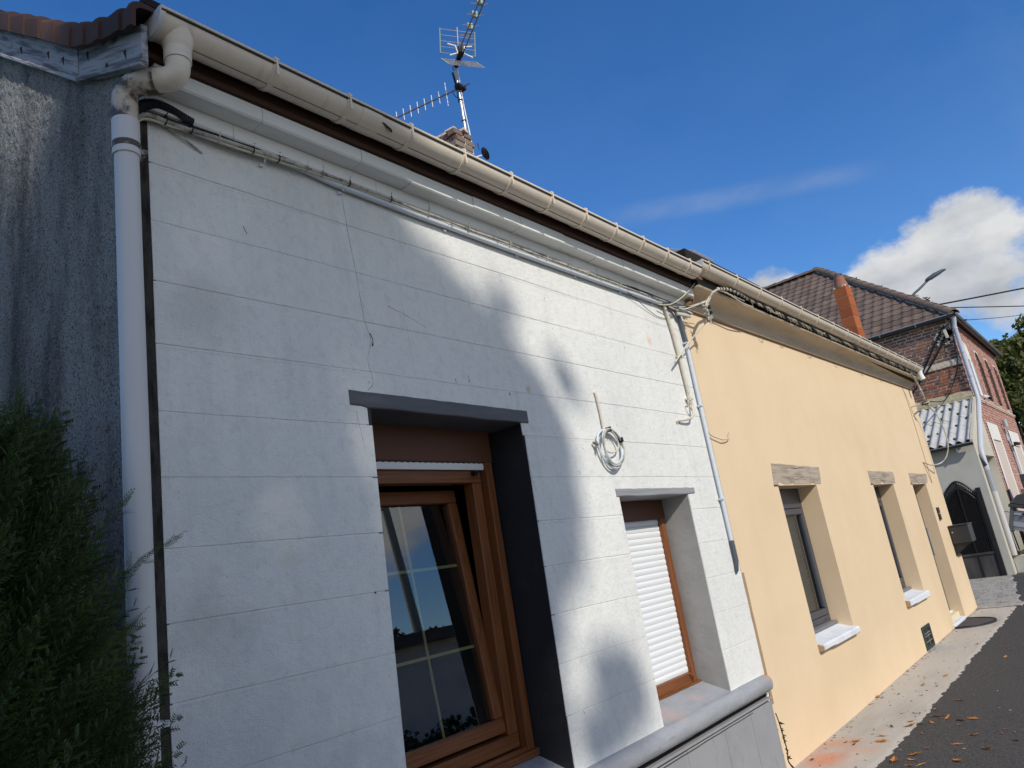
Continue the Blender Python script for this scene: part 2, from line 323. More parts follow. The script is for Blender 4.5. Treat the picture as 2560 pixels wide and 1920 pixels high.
brick_grey = M('sooty_chimney_brick', (.2, .15, .12), .95, tint=('object', (.17, .125, .10), (.24, .21, .18), (.20, .13, .11)), layers=[((.06, .05, .045), (14, 14, 14), .5, .72, .7), ((.33, .33, .29), (10, 10, 10), .56, .75, .6)], bumps=[((40, 40, 40), .7, .012)])
brick_red = M('red_brick', (.4, .13, .06), .9, tint=('object', (.20, .075, .045), (.40, .13, .055), (.30, .105, .06), (.10, .06, .05), (.44, .16, .06)), layers=[((.10, .06, .045), (16, 16, 16), .55, .75, .5)], bumps=[((50, 50, 50), .6, .01)])
brick_st = M('old_brick_mass', (.2, .1, .07), .9, tint=('attr',) + BR, layers=[((.06, .045, .04), (16, 16, 16), .52, .75, .6)], bumps=[((50, 50, 50), .6, .01)])
brick_pk = M('pale_pink_brick_mass', (.4, .2, .15), .9, tint=('attr', (.42, .21, .165), (.50, .29, .235), (.40, .175, .13), (.55, .36, .31)), layers=[((.6, .5, .45), (10, 10, 10), .5, .75, .5)], bumps=[((50, 50, 50), .4, .006)])
tile_m = M('brown_concrete_tile', (.15, .11, .09), .85, tint=('object', (.115, .08, .062), (.20, .142, .108), (.15, .108, .085)), layers=[((.06, .05, .045), (14, 14, 14), .5, .72, .6), ((.27, .22, .19), (25, 25, 25), .62, .8, .5)], bumps=[((50, 50, 50), .3, .005)])
tile_st = M('brown_concrete_tile_mass', (.15, .11, .09), .85, tint=('attr', (.115, .08, .062), (.20, .142, .108), (.15, .108, .085)), layers=[((.06, .05, .045), (14, 14, 14), .5, .72, .6)])
zinc_dark = M('dark_zinc_gutter', (.045, .048, .052), .35, spec=.5)
zinc_rim = M('grey_zinc', (.42, .45, .50), .4, metal=.4)
pipe_grey = M('pale_grey_downpipe', (.50, .53, .59), .4, spec=.4)
terracotta = M('terracotta_block', (.48, .155, .06), .85, tint=('object', (.44, .135, .05), (.54, .18, .07)), bumps=[((1, 1, 1), .0, .001)])
fibro = M('fibre_cement_sheet', (.50, .50, .48), .95, layers=[((.30, .30, .285), (9, 9, 9), .46, .7, .7), ((.025, .025, .022), (16, 16, 16), .64, .70, .9), ((.48, .48, .46), (3, 20, 3), .55, .8, .5)], bumps=[((70, 70, 70), .5, .006)])
moss = M('dark_moss', (.05, .055, .018), 1.0, bumps=[((50, 50, 50), .9, .02)])
cement = M('grey_cement_render', (.56, .555, .50), .92, layers=[((.42, .41, .37), (1.8, 1.8, 1.2), .44, .7, .7), ((.54, .53, .48), (.9, .9, .9), .55, .8, .5)], bumps=[((40, 40, 40), .4, .006)])
cement_cr = M('cream_cement_render', (.56, .53, .44), .92, layers=[((.42, .39, .32), (1.5, 1.5, 1.0), .45, .75, .6)], bumps=[((40, 40, 40), .3, .005)])
white_ren = M('white_surround_render', (.72, .71, .66), .9, layers=[((.6, .58, .52), (2, 2, 2), .5, .75, .5)])
lichen = M('pale_lichened_mortar', (.42, .37, .24), .95, layers=[((.2, .17, .12), (12, 12, 12), .48, .7, .7)], bumps=[((30, 30, 30), .9, .02)])
concrete = M('concrete_pavement', (.46, .43, .38), .92, spec=.2, layers=[((.34, .31, .27), (.8, 2.5, 1), .44, .72, .6), ((.22, .2, .175), (30, 30, 30), .62, .8, .5), ((.56, .53, .48), (2, 5, 2), .55, .8, .5)], bumps=[((5, 14, 5), .3, .02), ((130, 130, 130), .4, .004)],
    spots=[((5.75, 2.24, 0), .30, (.62, .24, .13), .8), ((6.15, 2.30, 0), .26, (.56, .26, .15), .6), ((6.0, 2.05, 0), .22, (.55, .30, .2), .45)])
apron_m = M('rough_concrete_apron', (.40, .37, .32), .95, layers=[((.2, .185, .16), (4, 9, 4), .45, .7, .8), ((.5, .47, .42), (8, 8, 8), .55, .8, .5)], bumps=[((9, 22, 9), .8, .03)])
asphalt = M('asphalt', (.088, .085, .083), .9, spec=.25, layers=[((.035, .035, .036), (60, 60, 60), .44, .62, .8), ((.20, .195, .185), (120, 120, 120), .60, .72, .9, 2), ((.30, .29, .27), (55, 55, 55), .70, .78, .8, 2), ((.10, .095, .09), (.7, .7, .7), .5, .8, .5)], bumps=[((150, 150, 150), .9, .008, 'voronoi'), ((60, 60, 60), .4, .006)])
ground_m = M('verge_ground', (.10, .12, .05), .95, layers=[((.16, .14, .08), (2, 2, 2), .45, .7, .7)])
bounce_m = M('bounce_gravel', (.46, .41, .34), .95, layers=[((.34, .30, .25), (30, 30, 30), .45, .7, .7), ((.30, .29, .2), (.4, .4, .4), .5, .75, .5)], bumps=[((60, 60, 60), .6, .01)])
soil_m = M('reddish_soil', (.14, .07, .045), 1.0, layers=[((.06, .035, .025), (30, 30, 30), .45, .7, .7)], bumps=[((40, 40, 40), .9, .02)])
mat_m = M('dark_rubber_mat', (.085, .075, .075), .85, layers=[((.2, .15, .08), (9, 9, 9), .66, .75, .5)], bumps=[((90, 90, 90), .6, .006, 'voronoi')])
lamp_m = M('grey_lamp_metal', (.10, .115, .13), .4, spec=.5)
conc_pole = M('pale_concrete_pole', (.36, .34, .29), .9, bumps=[((20, 20, 20), .3, .01)])
bark = M('bark', (.11, .085, .06), .95, bumps=[((20, 20, 4), .8, .03)])
leaf_m = M('broad_leaf', (.07, .11, .025), .6, tint=('attr', (.06, .085, .022), (.10, .125, .035), (.15, .16, .05), (.24, .20, .06)), trans=.3)
leaf_dark = M('street_tree_leaf', (.05, .08, .02), .6, tint=('attr', (.035, .06, .018), (.07, .10, .03)), trans=.2)
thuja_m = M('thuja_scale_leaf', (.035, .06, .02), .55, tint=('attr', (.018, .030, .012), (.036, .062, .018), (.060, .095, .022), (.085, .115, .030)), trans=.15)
thuja_twig = M('thuja_twig', (.06, .035, .02), .9)
opp_wall = M('pale_opposite_wall', (.80, .78, .72), .9, layers=[((.45, .43, .39), (1, 1, 1), .45, .7, .6)])
LEAFC = [M('dry_leaf_' + n, c, .75, layers=[((c[0] * .45, c[1] * .42, c[2] * .4), (40, 40, 40), .5, .72, .6)], trans=.15) for n, c in
         (('orange', (.50, .21, .06)), ('brown', (.24, .11, .055)), ('tan', (.52, .30, .12)), ('dark', (.07, .04, .028)), ('red', (.30, .10, .06)), ('green', (.07, .10, .045)))]

# ------------------------------------------------------------------ ground
g = MB(); N = 40
def gz(x): return -.03 if x < 200 else -.03
g.add([(-600, -600, -.03), (600, -600, -.03), (600, 600, -.03), (-600, 600, -.03)], [(0, 1, 2, 3)])
g.build('ground', ground_m, kind='structure')
def ghz(x):                     # the lane rises a little towards the far house
    return 0.0 if x < 7 else .055 * min(1, (x - 7) / 6.6) if x < 13.6 else .055 + (x - 13.6) * .012
a = MB(); xs = [-40 + i * 1.0 for i in range(141)]
a.loft([[(x, -4.05, ghz(x) - .006), (x, 2.45, ghz(x) - .006)] for x in xs], closed=False, caps=False)
for f_i in range(len(a.f)): a.f[f_i] = a.f[f_i][::-1]
a.build('road', asphalt, kind='structure')
gv = MB(); gv.add([(-60, -70, -.022), (90, -70, -.022), (90, -4.0, -.012), (-60, -4.0, -.012)], [(0, 1, 2, 3)]); gv.build('bounce_yard', bounce_m, kind='structure')  # pale ground out of view, added to bounce warm light onto the fronts
p = MB(); rows = []
x = -6.0
while x <= 13.32:
    e = 1.845 + .030 * nse(x, 1.3, 0, 2.2) + .028 * nse(x, 5.3, 0, 9) + .016 * nse(x, 2.1, 0, 27)
    z = ghz(x)
    rows.append([(x, 2.41, z), (x, e + .05, z), (x, e, z - .0072)]); x += .02
p.loft(rows, closed=False, caps=False); p.build('pavement', concrete, kind='structure')
p = MB(); rows = []; x = 13.335
while x <= 18.2:
    e = 1.80 + .08 * nse(x, 1.3, 0, 1.5) + .05 * nse(x, 5.3, 0, 6) + (x - 13.3) * .13
    rows.append([(x, 4.6, ghz(x) + .005), (x, 2.4, ghz(x) + .004), (x, e + .02, ghz(x) + .004), (x, e, ghz(x) - .01)]); x += .04
p.loft(rows, closed=False, caps=False); p.build('driveway', apron_m, kind='structure')

# ------------------------------------------------------------------ white house
WH = thing('white_house', 'low white painted house with a grey rough side wall and dark grey window surrounds', 'house', (1.15, 2.4, 0))
O1 = (2.045, 3.09, .662, 2.378); O2 = (3.925, 4.835, .662, 1.958)
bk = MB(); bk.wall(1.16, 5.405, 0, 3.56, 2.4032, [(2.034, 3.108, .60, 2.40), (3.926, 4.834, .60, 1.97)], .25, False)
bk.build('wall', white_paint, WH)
ZJ = [.650, .905, 1.145, 1.377, 1.615, 1.847, 2.078, 2.305, 2.545, 2.78, 3.015, 3.25, 3.50]
def course(z0, z1, x0, x1, k, ragl=0, ragr=0):
    b = MB(); n = max(2, int((x1 - x0) / .035)); rings = []
    for i in range(n + 1):
        x = x0 + (x1 - x0) * i / n
        def gap(z, s):
            vis = nse(x * .55, z * 3.1, 4.2); g_ = .0004 + max(0, min(.0017, .0008 + vis * .005))
            return g_ + .0005 * nse(x, z, s, 14)
        w0 = .004 * nse(x, z0 * 7, 0, .8) + .0016 * nse(x, z0 * 9, 0, 7); w1 = .004 * nse(x, z1 * 7, 0, .8) + .0016 * nse(x, z1 * 9, 0, 7)
        a0, a1 = z0 + w0 + gap(z0, 1), z1 + w1 - gap(z1, 2)
        lx = 0
        if abs(x1 - 2.045) < .01: lx = (i / n) * 0
        ch = .0016
        rings.append([(x, 2.4045, a0), (x, 2.4016, a0), (x, 2.4, a0 + ch), (x, 2.4, a0 + .02), (x, 2.4, a1 - .02), (x, 2.4, a1 - ch), (x, 2.4016, a1), (x, 2.4045, a1)])
    for rg, s in ((rings[0], -1), (rings[-1], 1)):
        am = ragl if s < 0 else ragr
        X0 = x0 if s < 0 else x1
        for j, q in enumerate(rg):
            dx = .045 * ((q[2] - .66) / 1.74 - .5) - .004 if (s < 0 and abs(X0 - 3.09) < .01 and k < 7) else .03 * ((q[2] - .66) / 1.74 - .5) + .004 if (s > 0 and abs(X0 - 2.045) < .01 and k < 7) else 0
            rg[j] = (q[0] + dx + s * am * (abs(nse(q[2], 3.3 * s, k, 19)) + .15), q[1], q[2])
    b.loft(rings); return b.build('wall_course', white_paint, WH, smooth=40)
for k in range(len(ZJ) - 1):
    z0, z1 = ZJ[k], ZJ[k + 1]; spans = [(1.152, 5.405)]
    def sub(h):
        out = []
        for s0, s1 in spans:
            if h[1] <= s0 or h[0] >= s1: out.append((s0, s1)); continue
            if h[0] > s0: out.append((s0, h[0]))
            if h[1] < s1: out.append((h[1], s1))
        return out
    if z0 < 2.378 - .01: spans = sub(O1)
    if z0 < 1.958 - .01: spans = sub(O2)
    for s0, s1 in spans:
        # a course cut by a window head is finished above the head
        if z0 < 2.378 < z1 and not (s1 <= 2.05 or s0 >= 3.08): pass
        course(z0, z1, s0, s1, k, .0035 if s0 < 1.2 else .006, 0)
course(2.400, 2.545, 2.045, 3.09, 20); course(1.985, 2.078, 3.925, 4.835, 21)
# thin raised pointing bead in some joints
for k, z in enumerate(ZJ[1:-1]):
    for s0, s1 in ((1.18, 2.03), (3.10, 3.9), (4.86, 5.38)):
        if nse(k * 1.7, s0, 9.1) < -.05 or R.random() < .25: continue
        if k > 6: s1 = min(s1, 5.3)
        b = MB(); n = int((s1 - s0) / .05)
        b.loft([[(x, 2.4005, z - .013 + .004 * nse(x, z * 7, 0, .8)), (x, 2.3988, z - .0115 + .004 * nse(x, z * 7, 0, .8)), (x, 2.4005, z - .010 + .004 * nse(x, z * 7, 0, .8))] for x in [s0 + (s1 - s0) * i / n for i in range(n + 1)]])
        b.build('joint_bead', white_paint, WH, smooth=60)
# gable wall: coarse roughcast, really displaced
def gtop(y): return 3.50 + (y - 2.2) * .50 if y < 2.715 else 3.757 + (y - 2.715) * .772
gm = MB(); ys = [2.405 + .0135 * i for i in range(190)] + [4.97 + i * .25 for i in range(13)]
rings = []
def rc(y, z): return .007 * nse(y, z, 0, 55) + .008 * nse(y, z, 7, 28) + .010 * nse(y, z, 3, 3.1)
NZ = 215
rings.append([(1.175, 2.412, 0 + gtop(2.4) * k / NZ) for k in range(NZ + 1)])
for x in (1.155, 1.13, 1.105, 1.08): rings.append([(x, 2.411 + rc(x, gtop(2.4) * k / NZ) * .4, gtop(2.4) * k / NZ) for k in range(NZ + 1)])
for y in ys:
    t = gtop(y); rings.append([(1.062 - rc(y, t * k / NZ), y, t * k / NZ) for k in range(NZ + 1)])
gm.loft(rings, closed=False, caps=False); gw = gm.build('gable_wall', roughcast, WH, smooth=80)
gs = MB(); gs.loft([[(x, 2.3985 + rc(x, 3.45 * k / 150) * .25 + (.007 if x in (1.085, 1.1535) else 0), 3.45 * k / 150) for k in range(151)] for x in (1.1535, 1.146, 1.135, 1.12, 1.10, 1.085)], closed=False, caps=False)
gs.build('corner_strip', dark_strip, WH, smooth=80)
# barge boards, verge tiles
def board(pts, x0, x1, name='barge_board'):
    b = MB(); b.prism(pts, lambda q, t: (t, q[0], q[1]), x0, x1); return b.build(name, old_board if pts[0][0] > 2.7 else old_board2, WH, bevel=.004)
board([(2.175, 3.488), (2.708, 3.742), (2.708, 3.885), (2.175, 3.640)], 1.035, 1.058)
board([(2.718, 3.745), (3.75, 4.541), (6.0, 6.278), (6.0, 6.435), (3.75, 4.690), (2.718, 3.890)], 1.035, 1.058)
board([(2.185, 3.474), (2.712, 3.728), (2.712, 3.752), (2.178, 3.496)], 1.027, 1.060, 'barge_batten')
board([(2.722, 3.733), (6.0, 6.262), (6.0, 6.284), (2.722, 3.755)], 1.027, 1.060, 'barge_batten')
for (y, z) in ((2.30, 3.60), (2.45, 3.64), (2.62, 3.80), (2.86, 3.93), (3.02, 4.06), (3.35, 4.30)):
    b = MB(); b.tube([(1.036, y, z), (1.031, y, z)], .008, 8); b.tube([(1.034, y, z), (1.0345, y - .006, z - .035)], [.006, .001], 6); b.build('rusty_nail', crack_m, WH)
ty = [2.16, 2.255, 2.424, 2.561, 2.693, 2.852, 3.024, 3.202, 3.396, 3.609, 3.80, 3.99, 4.18, 4.37, 4.56, 4.75]
tb = lambda y: np.interp(y, [2.08, 2.325, 2.503, 2.674, 2.829, 2.997, 3.603, 4.8], [3.565, 3.669, 3.749, 3.845, 3.965, 4.10, 4.564, 5.48])
tt = lambda y: np.interp(y, [2.08, 2.239, 2.424, 2.561, 2.693, 2.852, 3.024, 3.202, 3.396, 3.609, 4.8], [3.672, 3.735, 3.822, 3.896, 3.985, 4.104, 4.241, 4.378, 4.526, 4.688, 5.60])
for i in range(len(ty) - 1):
    y0, y1 = ty[i] - .012, ty[i + 1] + .006; rings = []
    for k, (y, dx, up) in enumerate(((y0, -.006, .006), (y0 + .03, -.006, .006), ((y0 + y1) / 2, 0, .002), (y1, .004, -.006))):
        b0, t0 = float(tb(y)), float(tt(y)) + up; X = .995 + dx
        rings.append([(X, y, b0), (X, y, t0 - .035), (X + .008, y, t0 - .014), (X + .028, y, t0 - .002), (X + .06, y, t0), (X + .16, y, t0 - .008),
                      (X + .16, y, t0 - .026), (X + .06, y, t0 - .020), (X + .032, y, t0 - .026), (X + .018, y, t0 - .040), (X + .016, y, b0)])
    b = MB(); b.loft(rings); b.build('verge_tile', verge_clay, WH, smooth=45)
rf = MB()
for i in range(18):
    x0 = 1.16 + i * .235
    rf.prism([(x0, 0), (x0 + .06, .03), (x0 + .12, .035), (x0 + .2, .005), (x0 + .24, 0), (x0 + .24, -.02), (x0, -.02)], lambda q, t: (q[0], t, float(tt(t)) - .075 + q[1]), 2.16, 2.56)
    rf.prism([(x0, 0), (x0 + .06, .03), (x0 + .12, .035), (x0 + .2, .005), (x0 + .24, 0), (x0 + .24, -.02), (x0, -.02)], lambda q, t: (q[0], t, 3.82 + (t - 2.56) * .775 + q[1]), 2.56, 5.9)
rf.build('roof_tiles', roof_clay, WH, kind='stuff', smooth=40)
# cornice: two oversailing courses of rendered blocks
def cornice(y, z0, z1, seed, yb=2.42):
    r2 = random.Random(seed); x = 1.12
    while x < 5.40:
        l = min(r2.uniform(.30, .52), 5.405 - x); e = x + l - .0025; o = r2.uniform(-.002, .003); zz = r2.uniform(-.003, .003)
        b = MB(); n = 6
        rings = []
        for i in range(n + 1):
            X = x + (e - x) * i / n; c = .007 + .004 * nse(X, seed, 0, 11)
            rings.append([(X, yb, z0 + zz), (X, y + o + c, z0 + zz), (X, y + o, z0 + zz + c), (X, y + o, z1), (X, yb, z1)])
        b.loft(rings); b.build('cornice_block', white_trim, WH, smooth=30); x += l
cornice(2.345, 3.444, 3.508, 3); cornice(2.262, 3.508, 3.575, 5)
b = MB(); b.box(1.062, 5.40, 2.258, 2.40, 3.576, 3.79); b.build('fascia_board', brown_fascia, WH)
b = MB(); b.box(1.062, 5.40, 2.246, 2.2575, 3.577, 3.603); b.build('fascia_batten', brown_fascia, WH, bevel=.004)
b = MB(); b.box(1.06, 5.40, 2.20, 2.262, 3.76, 3.79); b.build('eave_soffit', dark_soffit, WH)
# window surrounds
def wavy(x0, x1, y0, y1, ztl, zbl, ztr, zbr, mat, name='lintel', amp=.008, seed=1):
    b = MB(); n = 40; rings = []
    for i in range(n + 1):
        t = i / n; x = x0 + (x1 - x0) * t; zt = ztl + (ztr - ztl) * t; zb = zbl + (zbr - zbl) * t
        if .06 < t < .95: zb += amp * (nse(x * 2.2, seed, 0) - .1) * 2
        zt += .0025 * nse(x, seed, 4, 13)
        rings.append([(x, y1, zb), (x, y0 + .004, zb), (x, y0, zb + .005), (x, y0, zt - .004), (x, y0 + .004, zt), (x, y1, zt)])
    b.loft(rings); return b.build(name, mat, WH, smooth=30)
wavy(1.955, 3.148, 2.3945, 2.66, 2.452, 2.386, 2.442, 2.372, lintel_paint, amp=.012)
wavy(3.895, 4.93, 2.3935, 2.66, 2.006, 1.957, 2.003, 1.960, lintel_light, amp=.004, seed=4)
def reveal(xa, xb, z0, z1, mat, sgn, lean=0., rough=.0):
    b = MB(); n = 60; rings = []
    for k in range(n + 1):
        z = z0 + (z1 - z0) * k / n; e = rough * nse(z, sgn, 3, 16) + lean * (k / n - .5)
        rings.append([(xa + e, 2.4042, z), (xb, 2.4042, z), (xb, 2.68, z), (xa + lean * (k / n - .5), 2.68, z)] if sgn > 0 else [(xb, 2.4042, z), (xa + e, 2.4042, z), (xa + lean * (k / n - .5), 2.68, z), (xb, 2.68, z)])
    b.loft(rings); return b.build('reveal', mat, WH, smooth=30)
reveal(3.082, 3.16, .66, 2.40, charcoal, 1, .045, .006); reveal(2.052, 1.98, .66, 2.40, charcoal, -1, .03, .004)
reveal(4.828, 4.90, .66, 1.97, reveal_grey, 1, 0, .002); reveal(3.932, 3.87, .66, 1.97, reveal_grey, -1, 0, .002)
# ledge with a bull nose, dark gap below, plinth panels
prof = [(2.68, .745), (2.60, .728), (2.42, .664)] + [(2.385 + .054 * math.cos(q), .600 + .056 * math.sin(q)) for q in [rad(d) for d in range(75, 300, 15)]] + [(2.40, .545), (2.68, .545)]
b = MB(); rings = []
for i in range(161):
    x = 1.17 + (5.357 - 1.17) * i / 160
    rings.append([(x, q[0] + .004 * nse(x, j * .4, 0, 4) + .0015 * nse(x, j, 2, 17), q[1] + .004 * nse(x, j * .4, 5, 4) + .0015 * nse(x, j, 7, 17)) for j, q in enumerate(prof)])
rings.append([(5.372, 2.40 + (q[0] - 2.40) * .78, .61 + (q[1] - .61) * .7) for q in prof])
b.loft(rings); b.build('window_ledge', ledge_paint, WH, smooth=40)
b = MB(); b.box(1.17, 5.36, 2.402, 2.6, .49, .56); b.build('ledge_gap_shade', dark_soffit, WH)  # near-black strip, the shade under the bull nose is its colour
x = 1.17
for w in (.62, .55, .6, .58, .56, .50, .40, .37):
    xe = min(x + w, 5.355); b = MB(); b.box(x + .0015, xe - .0015, 2.372 + R.uniform(-.002, .002), 2.42, 0, .487 + R.uniform(-.002, .002)); b.build('plinth_panel', plinth_paint, WH, bevel=.003); x = xe
b = MB(); b.box(1.17, 5.35, 2.366, 2.42, .497, .512); b.build('plinth_cap', plinth_paint, WH, bevel=.003)
b = MB(); b.tube([(x_, 2.371, .478 + .004 * nse(x_, 3, 0, 4)) for x_ in [3.7 + i * .03 for i in range(45)] if True], .0028, 5); b.build('plinth_crack', crack_m, WH)
# cracks and nicks of the old paint
def crack(pts, r=.0012, mat=crack_pale, n=6):
    q = spline(pts, n); q = [p + Vector((.003 * nse(p.x, p.z, 3, 40), 0, .003 * nse(p.x, p.z, 8, 40))) for p in q]
    b = MB(); b.tube([(p.x, 2.4002, p.z) for p in q], [r * (.3 + abs(nse(p.x, p.z, 1, 22)) * .9) for p in q], 4); b.build('crack', mat, WH)
crack([(2.034, 0, 3.43), (2.05, 0, 3.2), (2.07, 0, 3.0), (2.085, 0, 2.8), (2.11, 0, 2.70), (2.08, 0, 2.60), (2.095, 0, 2.5), (2.06, 0, 2.46)], .0022)
crack([(1.985, 0, 2.36), (2.0, 0, 2.26), (2.01, 0, 2.2)], .0016)
crack([(2.11, 0, 2.73), (2.12, 0, 2.70), (2.115, 0, 2.672)], .006, crack_m)
crack([(1.36, 0, 3.18), (1.44, 0, 3.22), (1.5, 0, 3.26)], .0009); crack([(2.32, 0, 2.98), (2.34, 0, 2.80), (2.36, 0, 2.55)], .0009)
crack([(2.24, 0, 2.885), (2.40, 0, 2.84), (2.47, 0, 2.815)], .0022, rust)
crack([(2.72, 0, 2.60), (2.725, 0, 2.575), (2.72, 0, 2.56)], .004, crack_m); crack([(3.03, 0, 2.535), (3.035, 0, 2.52)], .006, rust); crack([(2.62, 0, 2.57), (2.63, 0, 2.55)], .003, crack_m)
crack([(3.07, 0, 2.50), (3.09, 0, 2.2), (3.12, 0, 2.0)], .0009); crack([(1.52, 0, 3.09), (1.53, 0, 3.06)], .003, crack_m); crack([(1.98, 0, 1.62), (1.985, 0, 1.61)], .006, crack_m)
for i in range(30):
    xx, zz = R.uniform(1.25, 5.25), R.uniform(.8, 3.3)
    if O1[0] - .1 < xx < O1[1] + .1 and zz < 2.5 or O2[0] - .1 < xx < O2[1] + .1 and zz < 2.05: continue
    l = R.uniform(.006, .022); d = R.uniform(-1.2, 1.2)
    b = MB(); b.tube([(xx, 2.4, zz), (xx + l * math.sin(d), 2.3999, zz - l * math.cos(d))], [.0016, .0006], 4); b.build('paint_nick', crack_pale, WH)
# ---- big tilted window
w1 = MB()
w1.box(2.06, 3.06, 2.66, 2.74, .662, .735)
W1 = w1.build('window', wood_win_h, WH)
def part(b, n, m_, par, **k): return b.build(n, m_, par, **k)
b = MB(); b.box(2.06, 3.062, 2.618, 2.78, 2.204, 2.40); part(b, 'shutter_box', brown_box, W1, bevel=.004)
for x0, x1 in ((2.06, 2.11), (3.0, 3.052)):
    b = MB(); b.box(x0, x1, 2.618, 2.70, .768, 2.2035); part(b, 'shutter_guide', wood_win, W1, bevel=.003)
b = MB(); b.prism([(2.633, 2.166), (2.629, 2.185), (2.633, 2.202), (2.645, 2.202), (2.645, 2.166)], lambda q, t: (t, q[0], q[1]), 2.112, 2.996); part(b, 'shutter_slat', shutter_white, W1)
for i in range(22):
    b = MB(); b.tube([(2.14 + i * .039, 2.632, 2.2015), (2.152 + i * .039, 2.632, 2.2015)], .0028, 5); part(b, 'shutter_hole', black_rub, W1)
b = MB(); b.box(2.11, 2.985, 2.652, 2.72, 2.10, 2.19); part(b, 'top_rail', wood_win_h, W1, bevel=.004)
b = MB(); b.box(2.11, 2.985, 2.652, 2.72, .79, .856); part(b, 'bottom_rail', wood_win_h, W1, bevel=.004)
for x0, x1 in ((2.112, 2.18), (2.915, 2.985)):
    b = MB(); b.box(x0, x1, 2.653, 2.72, .8565, 2.0995); part(b, 'stile', wood_win, W1, bevel=.005)
b = MB(); b.box(2.06, 3.06, 2.625, 2.66, .735, .785); part(b, 'frame_sill', wood_win_h, W1, bevel=.006)
b = MB(); b.prism([(2.60, .735), (2.66, .74), (2.66, .775), (2.60, .765)], lambda q, t: (t, q[0], q[1]), 2.055, 3.07); part(b, 'drip_sill', wood_win_h, W1, bevel=.003)
b = MB(); b.tube([(2.925, 2.652, 2.15), (2.925, 2.622, 2.145)], .013, 10); part(b, 'shutter_stop', black_rub, W1)
TI = rad(6.2)
def sp(u, d, h):                # point on the tilted sash: across, depth, height above its hinge
    return (u, 2.668 + d * math.cos(TI) + h * math.sin(TI), .872 + h * math.cos(TI) - d * math.sin(TI))
def sbox(b, u0, u1, d0, d1, h0, h1):
    return b.hexa([sp(u0, d0, h0), sp(u1, d0, h0), sp(u1, d1, h0), sp(u0, d1, h0), sp(u0, d0, h1), sp(u1, d0, h1), sp(u1, d1, h1), sp(u0, d1, h1)])
HS = 1.225; U0, U1 = 2.15, 2.925
for u0, u1 in ((U0, U0 + .068), (U1 - .068, U1)):
    b = MB(); sbox(b, u0, u1, 0, .06, .07, HS - .07); part(b, 'sash_stile', wood_win, W1, bevel=.006)
for h0, h1 in ((0, .0695), (HS - .0695, HS)):
    b = MB(); sbox(b, U0, U1, 0, .06, h0, h1); part(b, 'sash_rail', wood_win_h, W1, bevel=.006)
b = MB(); b.add([sp(U0 + .06, .025, .06), sp(U1 - .06, .025, .06), sp(U1 - .06, .025, HS - .06), sp(U0 + .06, .025, HS - .06)], [(0, 1, 2, 3)]); part(b, 'pane', glass_win, W1)
b = MB(); sbox(b, 2.533, 2.547, .032, .037, .07, HS - .07); part(b, 'glazing_bar', brass, W1)
for h in (.425, .832):
    b = MB(); sbox(b, U0 + .068, 2.532, .032, .037, h - .007, h + .007); sbox(b, 2.548, U1 - .068, .032, .037, h - .007, h + .007); part(b, 'glazing_bar', brass, W1)
rm = MB(); rm.box(1.9, 5.0, 2.78, 2.80, .5, .74); rm.add([(1.9, 2.79, .5), (5.0, 2.79, .5), (5.0, 4.8, .5), (1.9, 4.8, .5), (1.9, 2.79, 2.6), (5.0, 2.79, 2.6), (5.0, 4.8, 2.6), (1.9, 4.8, 2.6)], [(0, 1, 2, 3), (4, 7, 6, 5), (3, 2, 6, 7), (0, 3, 7, 4), (1, 5, 6, 2)])
rm.build('room', room_dark, WH)
# ---- small window with a closed white shutter
W2 = MB().box(3.93, 4.83, 2.66, 2.76, .70, 1.95).build('window', brown_box, WH)
b = MB(); b.box(3.93, 4.83, 2.612, 2.659, 1.826, 1.957); part(b, 'shutter_box', brown_box, W2)
for x0, x1 in ((3.932, 3.985), (4.757, 4.812)):
    b = MB(); b.box(x0, x1, 2.612, 2.659, .735, 1.8255); part(b, 'shutter_guide', wood_win, W2, bevel=.003)
b = MB(); b.box(3.9855, 4.7565, 2.614, 2.659, .735, .800); part(b, 'bottom_rail', wood_win_h, W2, bevel=.003)
b = MB(); b.prism([(2.59, .728), (2.66, .733), (2.66, .745), (2.59, .737)], lambda q, t: (t, q[0], q[1]), 3.93, 4.83); part(b, 'drip_sill', wood_win_h, W2)
slp = 1.024 / 26
b = MB(); b.prism([(2.640, .0005)] + [(2.640 - .0042 * math.sin(math.pi * j / 6), .0015 + (slp - .003) * j / 6) for j in range(7)] + [(2.650, slp - .0005), (2.650, .0005)], lambda q, t: (t, 2.4 + q[0] - 2.4, q[1]), 3.986, 4.756)
sl0 = b.build('shutter_slat', shutter_white, W2, smooth=35); base = sl0.location.copy()
for i in range(26):
    s_ = sl0 if i == 0 else inst(sl0, W2)
    s_.location = (0, 0, .8015 + i * slp)
b = MB(); b.tube([(4.72, 2.612, .79), (4.72, 2.595, .79), (4.735, 2.592, .775), (4.735, 2.592, .755)], .007, 8); part(b, 'shutter_catch', wood_win, W2)

